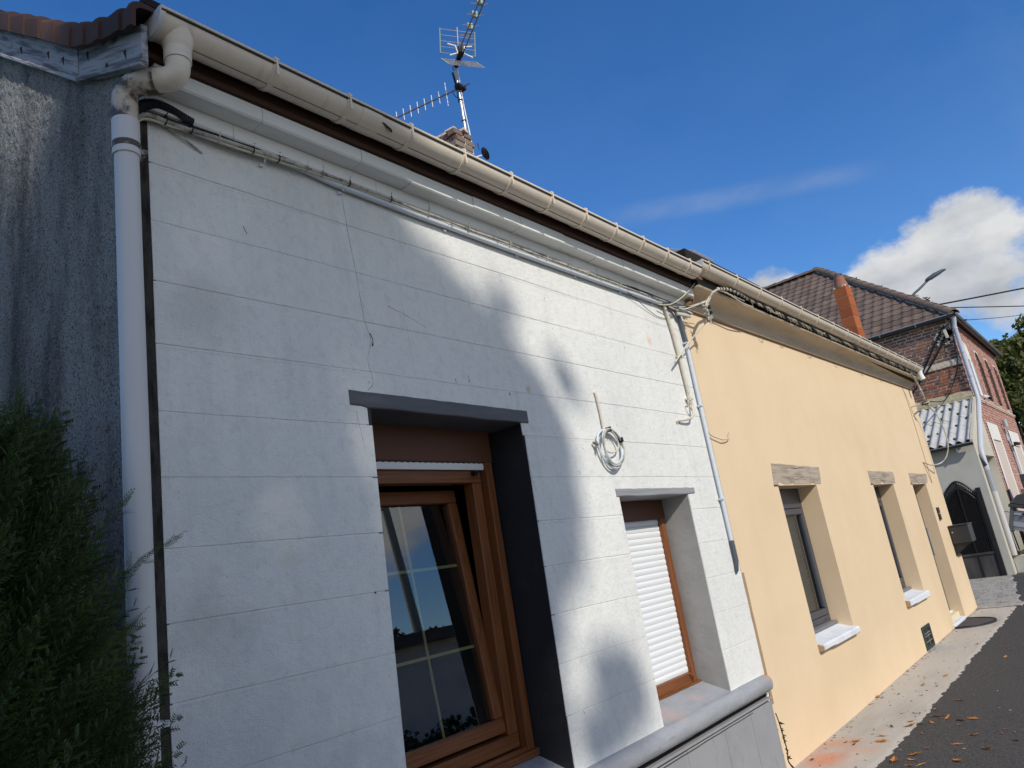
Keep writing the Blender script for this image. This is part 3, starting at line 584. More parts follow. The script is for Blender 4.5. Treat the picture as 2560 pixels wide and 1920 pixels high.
# ---- gutter of the white house
def gutter(name, label, x0, x1, yl, z0, z1, r, brx, cap0=True, cap1=False):
    T = thing(name, label, 'gutter', (x0, yl + r, z0), 'eaves gutters')
    yc = yl + r
    def zz(x): return z0 + (z1 - z0) * (x - x0) / (x1 - x0)
    n = 18; outer = [(math.cos(a), -math.sin(a)) for a in [math.pi * k / n for k in range(n + 1)]]
    poly = [(yc - r * c, s * r) for c, s in outer] + [(yc + r * .965, .0)] + [(yc - (r - .0035) * c, s * (r - .0035)) for c, s in outer[::-1]]
    b = MB(); xs = [x0 + (x1 - x0) * i / 40 for i in range(41)]
    b.loft([[(x, q[0], zz(x) + q[1] + .002 * nse(x, 2, 0, .7)) for q in poly] for x in xs]); b.build('trough', pvc_beige, T, smooth=35)
    b = MB(); b.tube([(x, yl + .004, zz(x) + .006 + .002 * nse(x, 2, 0, .7)) for x in xs], .009, 10); b.build('rim', pvc_beige, T, smooth=50)
    b = MB(); b.tube([(x, yl - .0015, zz(x) - .0065 + .002 * nse(x, 2, 0, .7)) for x in xs], .0052, 6); b.build('rim_dirt', dirt_top, T, smooth=50)
    for x in brx:
        b = MB(); hw = .011
        pl = [(yc - (r + .005) * c, s * (r + .005)) for c, s in outer] + [(yc - (r - .001) * c, s * (r - .001)) for c, s in outer[::-1]]
        b.loft([[(X, q[0], zz(x) + q[1] + .002 * nse(x, 2, 0, .7)) for q in pl] for X in (x - hw, x + hw)])
        b.box(x - hw, x + hw, yl - .007, yl + .02, zz(x) + .010, zz(x) + .020); b.box(x - .004, x + .004, yl - .009, yl - .003, zz(x) - .06, zz(x) + .012)
        b.build('bracket', pvc_beige, T, smooth=30)
    for c, X in ((cap0, x0), (cap1, x1)):
        if c:
            b = MB(); pl = [(yc - (r + .004) * c_, s_ * (r + .004)) for c_, s_ in outer] + [(yc + r * .99, .008), (yc - r * .99, .008)]
            b.prism(pl, lambda q, t: (t, q[0], zz(X) + q[1]), X - .005, X + .016); b.build('end_cap', pvc_pipe, T, smooth=35)
    return T, yc, zz
G1, gyc, gzz = gutter('roof_gutter', 'beige half round gutter along the white house eave, with a closed end at the corner', 1.074, 5.30, 2.105, 3.680, 3.680, .070,
                 [1.53, 1.89, 2.25, 2.61, 2.98, 3.35, 3.70, 4.05, 4.40, 4.75, 5.10])
b = MB(); rings = []
b = MB()
for x in (1.98, 2.03):
    n = 18; outer = [(math.cos(a), -math.sin(a)) for a in [math.pi * k / n for k in range(n + 1)]]
pl = [(gyc - .0725 * c, s * .0725) for c, s in outer] + [(gyc - .069 * c, s * .069) for c, s in outer[::-1]]
b.loft([[(X, q[0], 3.68 + q[1]) for q in pl] for X in (1.965, 2.075)]); b.build('union_sleeve', pvc_beige, G1, smooth=35)
b = MB()                                                          # lead/solder drips at the union
for i in range(9): b.obox((2.08 + i * .006, 2.1165 + .003 * R.random(), 3.645 - .003 * i), (.006, 0, 0), (0, .002, 0), (0, 0, .004 + .004 * R.random()))
b.build('sealant_drip', dirt_top, G1)
# ---- downpipe of the white house
DP = thing('downpipe', 'pale plastic downpipe with a soiled double bend at the corner of the white house', 'downpipe', (1.045, 2.34, 0))
b = MB(); b.tube([(1.162, 2.170, 3.668), (1.162, 2.172, 3.625), (1.162, 2.174, 3.582)], [.062, .057, .046], 20); b.build('outlet', pvc_beige, DP, smooth=40)
b = MB(); b.tube([(1.162, 2.174, 3.585), (1.162, 2.174, 3.540)], .0475, 20); b.build('socket', pvc_beige, DP, smooth=40)
def arc_pts(p0, p1, p2, n=10):
    p0, p1, p2 = map(Vector, (p0, p1, p2)); return [p0 * (1 - t) ** 2 + p1 * 2 * t * (1 - t) + p2 * t * t for t in [i / n for i in range(n + 1)]]
e1, e2 = Vector((1.162, 2.176, 3.474)), Vector((1.046, 2.337, 3.492))
d12 = (e2 - e1).normalized()
b = MB(); b.tube([(1.162, 2.174, 3.545)] + arc_pts((1.162, 2.175, 3.53), (1.162, 2.176, 3.470), e1 + d12 * .062 + Vector((0, 0, .002))) + [tuple(e1 + d12 * .085)], .043, 20); b.build('upper_elbow', pvc_beige, DP, smooth=60)
b = MB(); b.tube([tuple(e1 + d12 * .075), tuple(e1 + d12 * .125)], .0465, 20); b.build('joint_collar', pvc_dirty, DP, smooth=40)
b = MB(); b.tube([tuple(e1 + d12 * .115)] + arc_pts(e1 + d12 * .13, e2 + d12 * .01, (1.046, 2.34, 3.40)) + [(1.046, 2.34, 3.29)], .043, 20); b.build('lower_elbow', pvc_dirty, DP, smooth=60)
b = MB(); b.tube([(1.046, 2.34, 3.34), (1.046, 2.34, 3.20)], .0455, 20); b.build('pipe_socket', pvc_pipe, DP, smooth=40)
b = MB(); b.tube([(1.046, 2.34, 3.20), (1.046, 2.34, 0.0)], .040, 24); b.build('pipe', pvc_pipe, DP, smooth=40)
for z in (3.225, 1.325):
    b = MB(); b.tube([(1.046, 2.34, z), (1.046, 2.34, z + .022)], .0475 if z > 3 else .0435, 20, True)
    b.box(1.07, 1.115, 2.33, 2.40, z + .002, z + .02); b.build('pipe_clamp', pvc_pipe if z < 3 else pvc_dirty, DP, smooth=40)

# ---- conduits and cables on the white house
CO = thing('cable_conduit', 'pale grey conduit running under the white cornice, bending down dark beside the cream wall', 'conduit', (1.3, 2.375, 3.45))
pts = [(1.298, 2.365, 3.458), (1.416, 2.368, 3.462), (1.584, 2.374, 3.462), (1.75, 2.377, 3.452), (1.874, 2.378, 3.438), (2.035, 2.378, 3.426), (2.4, 2.378, 3.420), (2.803, 2.378, 3.418), (3.4, 2.378, 3.414), (4.2, 2.378, 3.416), (5.03, 2.376, 3.418)]
b = MB(); b.tube(spline(pts, 6), .0145, 12); b.build('straight_conduit', conduit_m, CO, smooth=60)
b = MB(); q = spline([(5.02, 2.376, 3.418), (5.10, 2.374, 3.428), (5.19, 2.372, 3.420), (5.245, 2.372, 3.39), (5.285, 2.374, 3.33), (5.302, 2.376, 3.25), (5.312, 2.376, 3.13)], 8)
b.tube(q, .0165, 12); b.build('flexible_bend', slate_flex, CO, smooth=60)
b = MB(); b.tube([(5.312, 2.376, 3.14), (5.306, 2.376, 2.6), (5.308, 2.376, 2.0), (5.312, 2.376, 1.59)], .0135, 12); b.build('vertical_conduit', conduit_m, CO, smooth=60)
b = MB(); b.tube([(5.312, 2.376, 1.60), (5.313, 2.377, 1.45), (5.309, 2.388, 1.39), (5.306, 2.398, 1.365)], [.0165, .0165, .0165, .010], 12); b.build('lower_sheath', slate_flex, CO, smooth=60)
q = spline([(1.07, 2.385, 3.40), (1.091, 2.360, 3.425), (1.125, 2.352, 3.453), (1.166, 2.35, 3.469), (1.212, 2.352, 3.468), (1.254, 2.356, 3.462), (1.305, 2.362, 3.456)], 14)
b = MB(); b.tube(q, [.0205 if i % 2 else .0175 for i in range(len(q))], 14); b.build('corrugated_sheath', navy_flex, CO)
for x in (1.62, 2.02, 2.7, 3.3, 3.9, 4.45, 4.9):
    b = MB(); b.tube([(x, 2.378, 3.44), (x + .003, 2.361, 3.423), (x + .004, 2.378, 3.404)], .0035, 6); b.box(x - .012, x + .004, 2.385, 2.40, 3.392, 3.402); b.build('clip', conduit_m, CO)
for z in (3.13, 2.62, 1.9):
    b = MB(); b.box(5.285, 5.33, 2.358, 2.398, z, z + .012); b.build('clip', conduit_m, CO)
CB = thing('cable_bundle', 'soiled pale cables tied in a bundle along the white cornice', 'cables', (1.1, 2.37, 3.43))
base = [(1.075, 2.385, 3.39), (1.105, 2.378, 3.405), (1.14, 2.37, 3.424), (1.232, 2.366, 3.423), (1.435, 2.36, 3.428), (1.675, 2.358, 3.436), (1.883, 2.358, 3.444), (2.1, 2.358, 3.446), (2.6, 2.362, 3.441), (3.2, 2.362, 3.438), (3.9, 2.362, 3.437), (4.6, 2.362, 3.437), (5.1, 2.362, 3.438)]
for k in range(3):
    q = spline(base, 10); off = [(0, 0, .0), (.0, -.006, .011), (0, .004, -.011)][k]
    q = [p + Vector(off) + Vector((0, .003 * nse(p.x, k, 0, 9), .005 * nse(p.x, k, 3, 5))) for p in q]
    b = MB(); b.tube(q, [.0095, .0032, .005][k], 8); b.build('cable', [dirty_cable, black_rub, cream_cable][k], CB, smooth=60)
for x, m_ in ((1.20, black_rub), (1.30, black_rub), (1.41, dirty_cable), (1.56, black_rub), (1.68, black_rub), (1.82, dirty_cable), (1.90, dirty_cable), (2.05, black_rub), (2.3, black_rub), (2.55, dirty_cable), (2.85, dirty_cable), (3.2, cream_cable), (3.55, cream_cable), (4.0, cream_cable), (4.4, cream_cable)):
    zc = float(np.interp(x, [p_[0] for p_ in base], [p_[2] for p_ in base]))
    b = MB(); b.tube([(x + .014 * math.cos(a) * 0, 2.36 + .016 * math.cos(a), zc + .017 * math.sin(a)) for a in [k * math.pi / 6 for k in range(13)]], .0028, 5, False); b.tube([(x, 2.352, zc + .016), (x + .004, 2.344, zc + .026)], .002, 4); b.build('cable_tie', m_, CB)
b = MB(); b.tube(spline([(1.10, 2.385, 3.40), (1.18, 2.38, 3.418), (1.27, 2.386, 3.395), (1.36, 2.396, 3.362)], 8), .004, 6); tag(b.build('loose_cable', dirty_cable, None, smooth=60, origin=(1.1, 2.385, 3.4)), 'short loose cable end hanging below the corrugated sheath', 'cable')
b = MB(); b.tube(spline([(4.2, 2.365, 3.44), (4.55, 2.372, 3.40), (4.80, 2.385, 3.335), (4.95, 2.392, 3.306), (5.09, 2.392, 3.312)], 8), .0024, 5); tag(b.build('thin_black_cable', black_rub, None, smooth=60, origin=(4.2, 2.365, 3.44)), 'thin black wire sagging across the sunlit white wall below the conduit', 'cable')
b = MB(); b.tube(spline([(4.3, 2.355, 3.452), (4.8, 2.345, 3.446), (5.05, 2.33, 3.43), (5.3, 2.30, 3.42), (5.55, 2.27, 3.46)], 8), .003, 5); tag(b.build('thin_black_cable', black_rub, None, smooth=60, origin=(4.3, 2.355, 3.452)), 'thin black wire leaving the white cornice for the tangle on the cream cornice', 'cable')
CC = thing('cream_pipe', 'thin cream pipe on the white wall with a looped cable end at its foot', 'pipe', (5.1, 2.378, 3.4))
b = MB(); b.tube([(5.072, 2.378, 3.405), (5.092, 2.378, 3.328), (5.118, 2.378, 3.193), (5.138, 2.378, 2.99), (5.150, 2.378, 2.80), (5.154, 2.378, 2.715)], .0125, 10); b.build('pipe', cream_cable, CC, smooth=60)
b = MB(); b.tube(spline([(5.154, 2.378, 2.72), (5.152, 2.37, 2.646), (5.134, 2.362, 2.592), (5.089, 2.352, 2.53), (5.04, 2.36, 2.505), (4.96, 2.375, 2.492), (4.893, 2.392, 2.487), (4.90, 2.397, 2.47)], 8), .0085, 8); b.build('cable_end', cream_cable, CC, smooth=60)
b = MB(); b.tube(spline([(5.145, 2.37, 2.66), (5.11, 2.35, 2.655), (5.075, 2.36, 2.64), (5.085, 2.36, 2.60), (5.13, 2.365, 2.565)], 8), .005, 6); b.build('cable_loop', cream_cable, CC, smooth=60)
for z in (3.0, 2.66):
    b = MB(); b.box(5.11, 5.175, 2.36, 2.398, z, z + .014); b.build('clip', cream_cable, CC)
CL = thing('cable_coil', 'grey cable coiled in an oval on the white wall between the two windows', 'cable', (3.88, 2.38, 2.3))
b = MB(); b.tube(spline([(3.858, 2.40, 2.606), (3.862, 2.388, 2.60), (3.868, 2.386, 2.53), (3.872, 2.385, 2.45), (3.866, 2.38, 2.372), (3.85, 2.376, 2.35)], 8), .0075, 8); b.build('drop_cable', cream_cable, CL, smooth=60)
cc = Vector((3.892, 2.374, 2.247))
for k, (ax, az, dx, dz, rr, dy) in enumerate(((.128, .122, 0, 0, .0075, 0), (.112, .108, .012, .012, .006, -.010), (.118, .115, .004, .006, .006, -.018), (.085, .07, -.005, .045, .005, -.012))):
    q = []
    for i in range(41):
        a_ = 2 * math.pi * i / 40; q.append((cc.x + dx + ax * math.cos(a_) + .012 * math.sin(a_ * 2 + k), cc.y + dy + .006 * math.sin(a_ + k), cc.z + dz + az * math.sin(a_)))
    b = MB(); b.tube(q, rr, 8, False); b.build('coil_turn', [conduit_m, conduit_m, dirty_cable, cream_cable][k], CL, smooth=60)
for x, z in ((3.895, 2.367), (4.012, 2.305)):
    b = MB(); b.obox((x, 2.365, z), (.011, 0, .003), (0, .016, 0), (-.003, 0, .015)); b.build('black_tape', black_rub, CL, bevel=.003)
b = MB()
for i in range(26):
    b.tube([(3.752, 2.375, 2.268), (3.735 + R.uniform(-.02, .02), 2.372 + R.uniform(-.018, .018), 2.266 + R.uniform(-.03, .022))], [.005, .003], 5)
b.build('frayed_end', M('frayed_wire', (.32, .31, .28), .6), CL)

# ------------------------------------------------------------------ cream house
YH = thing('cream_house', 'low cream rendered house with rough timber lintels and grey aluminium windows', 'house', (5.41, 2.4, 0))
Y1 = (6.570, 7.592, .66, 2.0); Y2 = (9.630, 10.59, .64, 1.985); Y3 = (11.635, 12.50, .03, 1.972)
b = MB(); b.wall(5.412, 13.52, -.06, 3.60, 2.4, [Y1, Y2, Y3], .26); b.add([(13.52, 2.4, -.06), (13.52, 8, -.06), (13.52, 8, 6), (13.52, 2.4, 3.6)], [(0, 1, 2, 3)])
b.add([(5.412, 2.4, .3), (5.412, 2.45, .3), (5.412, 2.45, 3.5), (5.412, 2.4, 3.5)], [(3, 2, 1, 0)]); b.build('wall', cream_render, YH)
def lift(x): return .055 * (x - 6) / 7.5
cp = [(2.41, 3.452), (2.386, 3.452), (2.378, 3.460), (2.380, 3.471), (2.388, 3.477)]
b = MB(); b.loft([[(x, q[0], q[1] + lift(x)) for q in cp] + [(x, 2.41, 3.478 + lift(x))] for x in (5.44, 9, 13.47)]); b.build('cornice_bead', bead_m, YH, smooth=50)
cv = [(2.41, 3.478), (2.389, 3.478)] + [(2.210 + .178 * math.cos(a_), 3.478 + .125 * math.sin(a_)) for a_ in [rad(d) for d in (8, 20, 32, 45, 58, 72, 85)]]
cv = [(2.41, 3.478), (2.389, 3.478), (2.384, 3.500), (2.372, 3.526), (2.350, 3.552), (2.318, 3.572), (2.275, 3.586), (2.222, 3.594), (2.214, 3.606), (2.41, 3.606)]
b = MB(); n = 60; b.loft([[(x, q[0] + .003 * nse(x, q[1] * 9, 0, 2), q[1] + lift(x)) for q in cv] for x in [5.43 + (13.475 - 5.43) * i / n for i in range(n + 1)]]); b.build('cove_cornice', cream_cove, YH, smooth=40)
b = MB(); n = 120
b.loft([[(x, 2.40, 3.607 + lift(x)), (x, 2.235 + .012 * nse(x, 1, 0, 5), 3.607 + lift(x)), (x, 2.226 + .02 * nse(x, 2, 0, 9), 3.622 + lift(x) + .006 * nse(x, 7, 0, 14)), (x, 2.244 + .016 * nse(x, 3, 0, 13), 3.640 + lift(x) + .016 * nse(x, 5, 0, 7)), (x, 2.40, 3.65 + lift(x))] for x in [5.9 + 7.55 * i / n for i in range(n + 1)]])
b.build('eave_board', rot_wood, YH, smooth=20)
b = MB(); b.box(5.45, 13.5, 2.27, 2.40, 3.62, 3.95); b.build('black_fascia', dark_soffit, YH)
b = MB(); b.box(5.45, 5.96, 2.225, 2.262, 3.605, 3.70); b.build('plastic_sheet', M('black_sheet', (.035, .035, .035), .5, layers=[((.16, .155, .15), (30, 3, 3), .55, .75, .6)]), YH)
b = MB(); n = 14
b.add([(5.42, 2.2, 3.76), (13.52, 2.2, 3.81), (13.52, 5.6, 6.2), (5.42, 5.6, 6.15), (5.42, 2.2, 3.73), (13.52, 2.2, 3.78), (13.52, 5.6, 6.17), (5.42, 5.6, 6.12)], [(0, 1, 2, 3), (4, 7, 6, 5), (0, 4, 5, 1), (1, 5, 6, 2), (2, 6, 7, 3), (3, 7, 4, 0)]); b.build('roof', roof_clay, YH)
# broken render where the two houses meet
b = MB()
for i in range(14):
    b.obox((5.405 + R.uniform(-.03, .03), 2.33 + R.uniform(-.05, .05), 3.44 + R.uniform(0, .09)), (R.uniform(.008, .02), .004, 0), (0, R.uniform(.01, .02), .003), (0, 0, R.uniform(.008, .02)))
b.build('broken_render', bead_m, YH)
b = MB(); n = 30; b.loft([[(5.404, 2.399 + .004 * nse(z, 1, 0, 9), z), (5.424 + .006 * nse(z, 4, 0, 7), 2.388, z), (5.440 + .005 * nse(z, 6, 0, 7), 2.4005, z)] for z in [.45 + (1.36 - .45) * i / n for i in range(n + 1)]]); b.build('edge_strip', bead_m, YH, smooth=50)
def timber(P, seed):                     # P: four corners TL TR BR BL on the wall
    tl, tr, br, bl = P; b = MB(); n = 24; rings = []
    for i in range(n + 1):
        t = i / n; xt = tl[0] + (tr[0] - tl[0]) * t; xb = bl[0] + (br[0] - bl[0]) * t; zt = tl[1] + (tr[1] - tl[1]) * t; zb = bl[1] + (br[1] - bl[1]) * t
        zt += .008 * nse(xt, seed, 0, 6); nick = max(0, nse(xb, seed, 2, 7) - .12) * .07
        rings.append([(xb, 2.60, zb), (xb, 2.405, zb), (xb, 2.397, zb + .008 + nick), (xb + (xt - xb) * .5, 2.394 + .004 * nse(xb, seed, 5, 5), (zb + zt) / 2), (xt, 2.397, zt - .006), (xt, 2.41, zt)])
    b.loft(rings); l = b.build('lintel', lint_wood, YH, smooth=25)
    for k in range(5):
        z0 = bl[1] + (tl[1] - bl[1]) * R.uniform(.25, .8); x0 = bl[0] + (br[0] - bl[0]) * R.uniform(.03, .5); L_ = (br[0] - bl[0]) * R.uniform(.25, .5)
        q = [(x0 + L_ * i / 12, 2.3945, z0 + .016 * nse(x0 + L_ * i / 12, k + seed, 1, 5)) for i in range(13)]
        c = MB(); c.tube(q, [.0008 + .0026 * abs(nse(i * .4, k, seed)) for i in range(13)], 5); c.build('lintel_crack', crack_m, l)
    return l
timber([(6.525, 2.205), (7.80, 2.180), (7.735, 2.000), (6.475, 2.004)], 1); timber([(9.55, 2.153), (10.74, 2.148), (10.70, 1.984), (9.55, 1.990)], 2); timber([(11.60, 2.132), (12.74, 2.125), (12.64, 1.972), (11.56, 1.977)], 3)
for zc, x0, x1 in ((2.0, 6.47, 6.575), (1.988, 9.53, 9.632), (1.976, 11.53, 11.637)):
    b = MB(); b.tube([(x0, 2.3985, zc), (x1, 2.3985, zc)], .006, 5); b.build('render_joint', crack_m, YH)
def alu_window(H, seed):
    x0, x1, z0, z1 = H; b = MB(); w = .048; y = 2.588
    zb = z0 + .075
    b.box(x0, x0 + w, y, y + .07, zb, z1); b.box(x1 - w, x1, y, y + .07, zb, z1); b.box(x0 + w, x1 - w, y, y + .07, z1 - .19, z1); b.box(x0 + w, x1 - w, y, y + .07, zb, zb + .055)
    F = b.build('window', anthracite, YH, bevel=.004)
    s0, s1, h0, h1 = x0 + w + .004, x1 - w - .004, zb + .060, z1 - .195; sw = .062
    for a0, a1 in ((s0, s0 + sw), (s1 - sw, s1)):
        c = MB(); c.box(a0, a1, y - .012, y + .05, h0 + sw, h1 - sw); c.build('sash_stile', anthracite, F, bevel=.012)
    for a0, a1 in ((h0, h0 + sw - .001), (h1 - sw + .001, h1)):
        c = MB(); c.box(s0, s1, y - .012, y + .05, a0, a1); c.build('sash_rail', anthracite, F, bevel=.012)
    c = MB(); c.add([(s0 + sw - .005, y + .018, h0 + sw - .005), (s1 - sw + .005, y + .018, h0 + sw - .005), (s1 - sw + .005, y + .018, h1 - sw + .005), (s0 + sw - .005, y + .018, h1 - sw + .005)], [(0, 1, 2, 3)]); c.build('pane', glass_dim, F)
    nb = 24; hh = (h1 - h0 - .01) / nb
    c = MB(); c.prism([(y + .075, .001), (y + .072, hh / 2), (y + .075, hh - .003), (y + .08, hh - .003), (y + .08, .001)], lambda q, t: (t, q[0], q[1]), s0 + .01, s1 - .01); s_ = c.build('blind_slat', blind_m, F)
    for i in range(nb):
        o_ = s_ if i == 0 else inst(s_, F)
        o_.location = (0, 0, h0 + .005 + i * hh)
    c = MB(); c.prism([(y - .055, zb - .022), (y + .01, zb - .012), (y + .01, zb - .002), (y - .05, zb - .006), (y - .06, zb - .012), (y - .06, zb - .03), (y - .055, zb - .03)], lambda q, t: (t, q[0], q[1]), x0 - .002, x1 + .02); c.build('metal_sill', anthracite_l, F, smooth=30)
    c = MB(); c.box(x1 - .15, x1 - .135, y - .003, y, zb + .018, zb + .030); c.build('drain_slot', black_rub, F)
    return F
alu_window(Y1, 1); alu_window(Y2, 2)
def stone_sill(x0, x1, zt, zb, zw, seed):
    b = MB(); n = 16; rings = []
    for i in range(n + 1):
        x = x0 + (x1 - x0) * i / n; f = 2.344 + .005 * nse(x, seed, 0, 9); d = .006 * nse(x, seed, 4, 8); j = .012 if i < 5 else 0
        rings.append([(x, 2.60, zb), (x, f + .012, zb + j * .6), (x, f, zb + .010 + j * .6), (x, f, zt - .010 + d * .3), (x, f + .012, zt), (x, 2.44, zw), (x, 2.60, zw + .045)])
    b.loft(rings); s_ = b.build('sill', white_stone, YH, smooth=25)
    c = MB(); c.loft([[(X, 2.352, zb + .012), (X, 2.352, zt - .014), (X, 2.40, zt + .004), (X, 2.40, zb + .002)] for X in (x0 - .006, x0 + .004)]); c.build('raw_end', raw_stone, s_)
stone_sill(6.568, 7.590, .658, .600, .668, 1); stone_sill(9.60, 10.60, .640, .566, .648, 2)
D1 = MB(); D1.box(11.637, 11.72, 2.565, 2.64, .17, 1.97); D1.box(12.415, 12.498, 2.565, 2.64, .17, 1.97); D1.box(11.72, 12.415, 2.565, 2.64, 1.90, 1.97)
D1 = D1.build('door', anthracite, YH, bevel=.004)
for z0, z1 in ((.19, .75), (.754, 1.318), (1.322, 1.89)):
    c = MB(); c.box(11.724, 12.411, 2.575, 2.61, z0, z1); c.build('door_panel', anthracite, D1, bevel=.01)
c = MB(); c.tube([(12.36, 2.565, .95), (12.36, 2.53, .95), (12.36, 2.53, 1.35), (12.36, 2.565, 1.35)], .011, 8); c.build('door_handle', chrome, D1)
c = MB(); c.box(11.64, 12.495, 2.535, 2.66, .150, .172); c.build('threshold', shutter_white, D1, bevel=.004)
b = MB(); b.box(11.637, 12.498, 2.46, 2.66, .02, .149); b.build('upper_step', M('cream_step', (.72, .62, .42), .85, bumps=[((40, 40, 40), .3, .005)]), YH, bevel=.01)
b = MB(); b.box(11.60, 12.47, 2.375, 2.459, .0, .085); b.build('door_step', white_stone, YH, bevel=.012)
VT = thing('wall_vent', 'dark green slatted vent grille low in the cream wall beside the pavement', 'vent', (10.12, 2.395, .15))
b = MB(); b.box(9.93, 9.985, 2.386, 2.42, .035, .29); b.box(10.30, 10.345, 2.386, 2.42, .035, .29); b.box(9.985, 10.30, 2.386, 2.42, .255, .29); b.box(9.985, 10.30, 2.386, 2.42, .035, .07); b.build('frame', vent_green, VT, bevel=.004)
for i in range(6):
    b = MB(); b.box(9.986, 10.299, 2.390, 2.396, .082 + i * .030, .090 + i * .030); b.build('slat', M('worn_slat', (.22, .24, .21), .6) if i in (1, 3, 4) else vent_green, VT)
b = MB(); b.box(10.136, 10.148, 2.388, 2.3895, .071, .254); b.build('centre_bar', chrome, VT)
b = MB(); b.box(9.985, 10.30, 2.398, 2.415, .07, .255); b.build('back_plate', black_rub, VT)
DB = thing('doorbell', 'small black doorbell panel on the cream wall beside the door', 'doorbell', (12.74, 2.39, 1.5))
b = MB(); b.box(12.685, 12.785, 2.372, 2.4, 1.525, 1.61); b.build('upper_unit', black_metal, DB, bevel=.004)
b = MB(); b.box(12.685, 12.785, 2.374, 2.4, 1.425, 1.518); b.build('lower_unit', black_metal, DB, bevel=.004)
b = MB(); b.box(12.72, 12.745, 2.370, 2.3735, 1.455, 1.475); b.build('button', chrome, DB)
LB = thing('letterbox', 'dark grey metal letterbox on a bracket at the far corner of the cream wall', 'letterbox', (13.28, 2.27, 1.1))
b = MB(); b.box(13.10, 13.46, 2.13, 2.385, 1.040, 1.300); b.build('box', box_grey, LB, bevel=.006)
b = MB(); b.box(13.085, 13.475, 2.118, 2.392, 1.2995, 1.312); b.build('lid', box_grey, LB, bevel=.004)
b = MB(); b.tube([(13.10, 2.355, 1.21), (13.095, 2.355, 1.21)], .010, 10); b.build('lock', chrome, LB)
b = MB(); b.box(13.12, 13.44, 2.385, 2.3985, .86, 1.06); b.prism([(2.385, .88), (2.385, 1.039), (2.15, 1.039)], lambda q, t: (t, q[0], q[1]), 13.13, 13.142); b.prism([(2.385, .88), (2.385, 1.039), (2.15, 1.039)], lambda q, t: (t, q[0], q[1]), 13.41, 13.422); b.build('bracket', black_metal, LB)
DM = thing('doormat', 'dark half round rubber doormat in front of the cream house step', 'doormat', (11.95, 2.37, .04))
b = MB(); b.prism([(11.50, 2.372), (12.38, 2.372)] + [(11.94 + .44 * math.cos(a_), 2.37 - .43 * math.sin(a_)) for a_ in [math.pi * k / 20 for k in range(1, 20)]], lambda q, t: (q[0], q[1], t), .038, .056); b.build('mat', mat_m, DM, bevel=.006)
b = MB(); q = [(11.94 + .432 * math.cos(a_), 2.37 - .42 * math.sin(a_), .057) for a_ in [math.pi * k / 24 for k in range(25)]]; b.tube(q, .011, 6); b.build('rim', black_rub, DM, smooth=60)
G2, g2c, g2z = gutter('roof_gutter', 'newer cream gutter along the cream house eave, ending in a white spout', 5.33, 13.27, 2.10, 3.742, 3.790, .072, [5.45, 6.0, 6.52, 7.05, 7.6, 8.13, 8.66, 9.2, 9.72, 10.2, 10.65, 11.08, 11.5, 11.95, 12.35, 12.8], True, True)
b = MB(); b.tube([(13.21, g2c - .01, 3.745), (13.21, g2c - .012, 3.69), (13.215, g2c - .02, 3.64), (13.22, g2c - .03, 3.59)], [.05, .043, .043, .045], 14); b.build('spout', shutter_white, G2, smooth=40)
# skylight propped open above the joint of the two gutters
SK = thing('skylight', 'grey roof window standing open above the junction of the two gutters', 'skylight', (6.5, 2.75, 4.2))
b = MB(); b.obox((6.66, 2.80, 4.40), (.22, 0, 0), (0, .20, .10), (0, -.012, .022)); b.build('sash', zinc_rim, SK, bevel=.006)
b = MB(); b.obox((6.66, 2.795, 4.425), (.17, 0, 0), (0, .155, .078), (0, -.002, .004)); b.build('pane', glass_win, SK)
b = MB(); b.box(6.44, 6.88, 2.6, 2.66, 4.10, 4.30); b.box(6.44, 6.88, 2.95, 3.01, 4.3, 4.53); b.build('kerb', zinc_dark, SK)

# cables of the cream house
TW = thing('twisted_cables', 'thick twisted pale cables along the cream cornice, knotted at the left end', 'cables', (5.5, 2.2, 3.5))
for k in range(4):
    ph = k * math.pi / 2; q = []
    main = spline([(5.70, 2.17, 3.602), (5.90, 2.17, 3.640), (6.2, 2.18, 3.656), (6.5, 2.19, 3.648), (7.4, 2.2, 3.652), (9, 2.205, 3.664), (11, 2.205, 3.680), (12.6, 2.205, 3.692), (13.2, 2.21, 3.695)], 40)
    for i, p_ in enumerate(main):
        s_ = i * .55 + ph; am = .006 if p_.x < 6.8 else .014
        q.append(p_ + Vector((0, am * math.cos(s_) + .008 * nse(p_.x, k, 0, 2), am * math.sin(s_) + .012 * nse(p_.x, k, 4, 1.6))))
    b = MB(); b.tube(q, .0065 if k < 3 else .0095, 6); b.build('cable_strand', [dirty_cable, cream_cable, dirty_cable, black_rub][k], TW, smooth=60)
for k, (pp, rr, mm) in enumerate((([(5.71, 2.17, 3.602), (5.60, 2.18, 3.555), (5.55, 2.19, 3.51), (5.47, 2.2, 3.43), (5.445, 2.2, 3.354), (5.44, 2.2, 3.309)], .010, dirty_cable),
        ([(6.5, 2.2, 3.600), (6.22, 2.19, 3.585), (5.95, 2.18, 3.603), (5.73, 2.18, 3.597), (5.61, 2.19, 3.545), (5.53, 2.2, 3.50), (5.45, 2.205, 3.42), (5.432, 2.205, 3.357), (5.43, 2.2, 3.30)], .006, cream_cable),
        ([(6.3, 2.195, 3.62), (6.0, 2.19, 3.618), (5.8, 2.18, 3.62), (5.64, 2.18, 3.575), (5.50, 2.195, 3.46), (5.455, 2.20, 3.37), (5.46, 2.195, 3.29)], .005, dirty_cable))):
    b = MB(); b.tube(spline(pp, 10), rr, 8); b.build('drooping_cable', mm, TW, smooth=60)
b = MB()
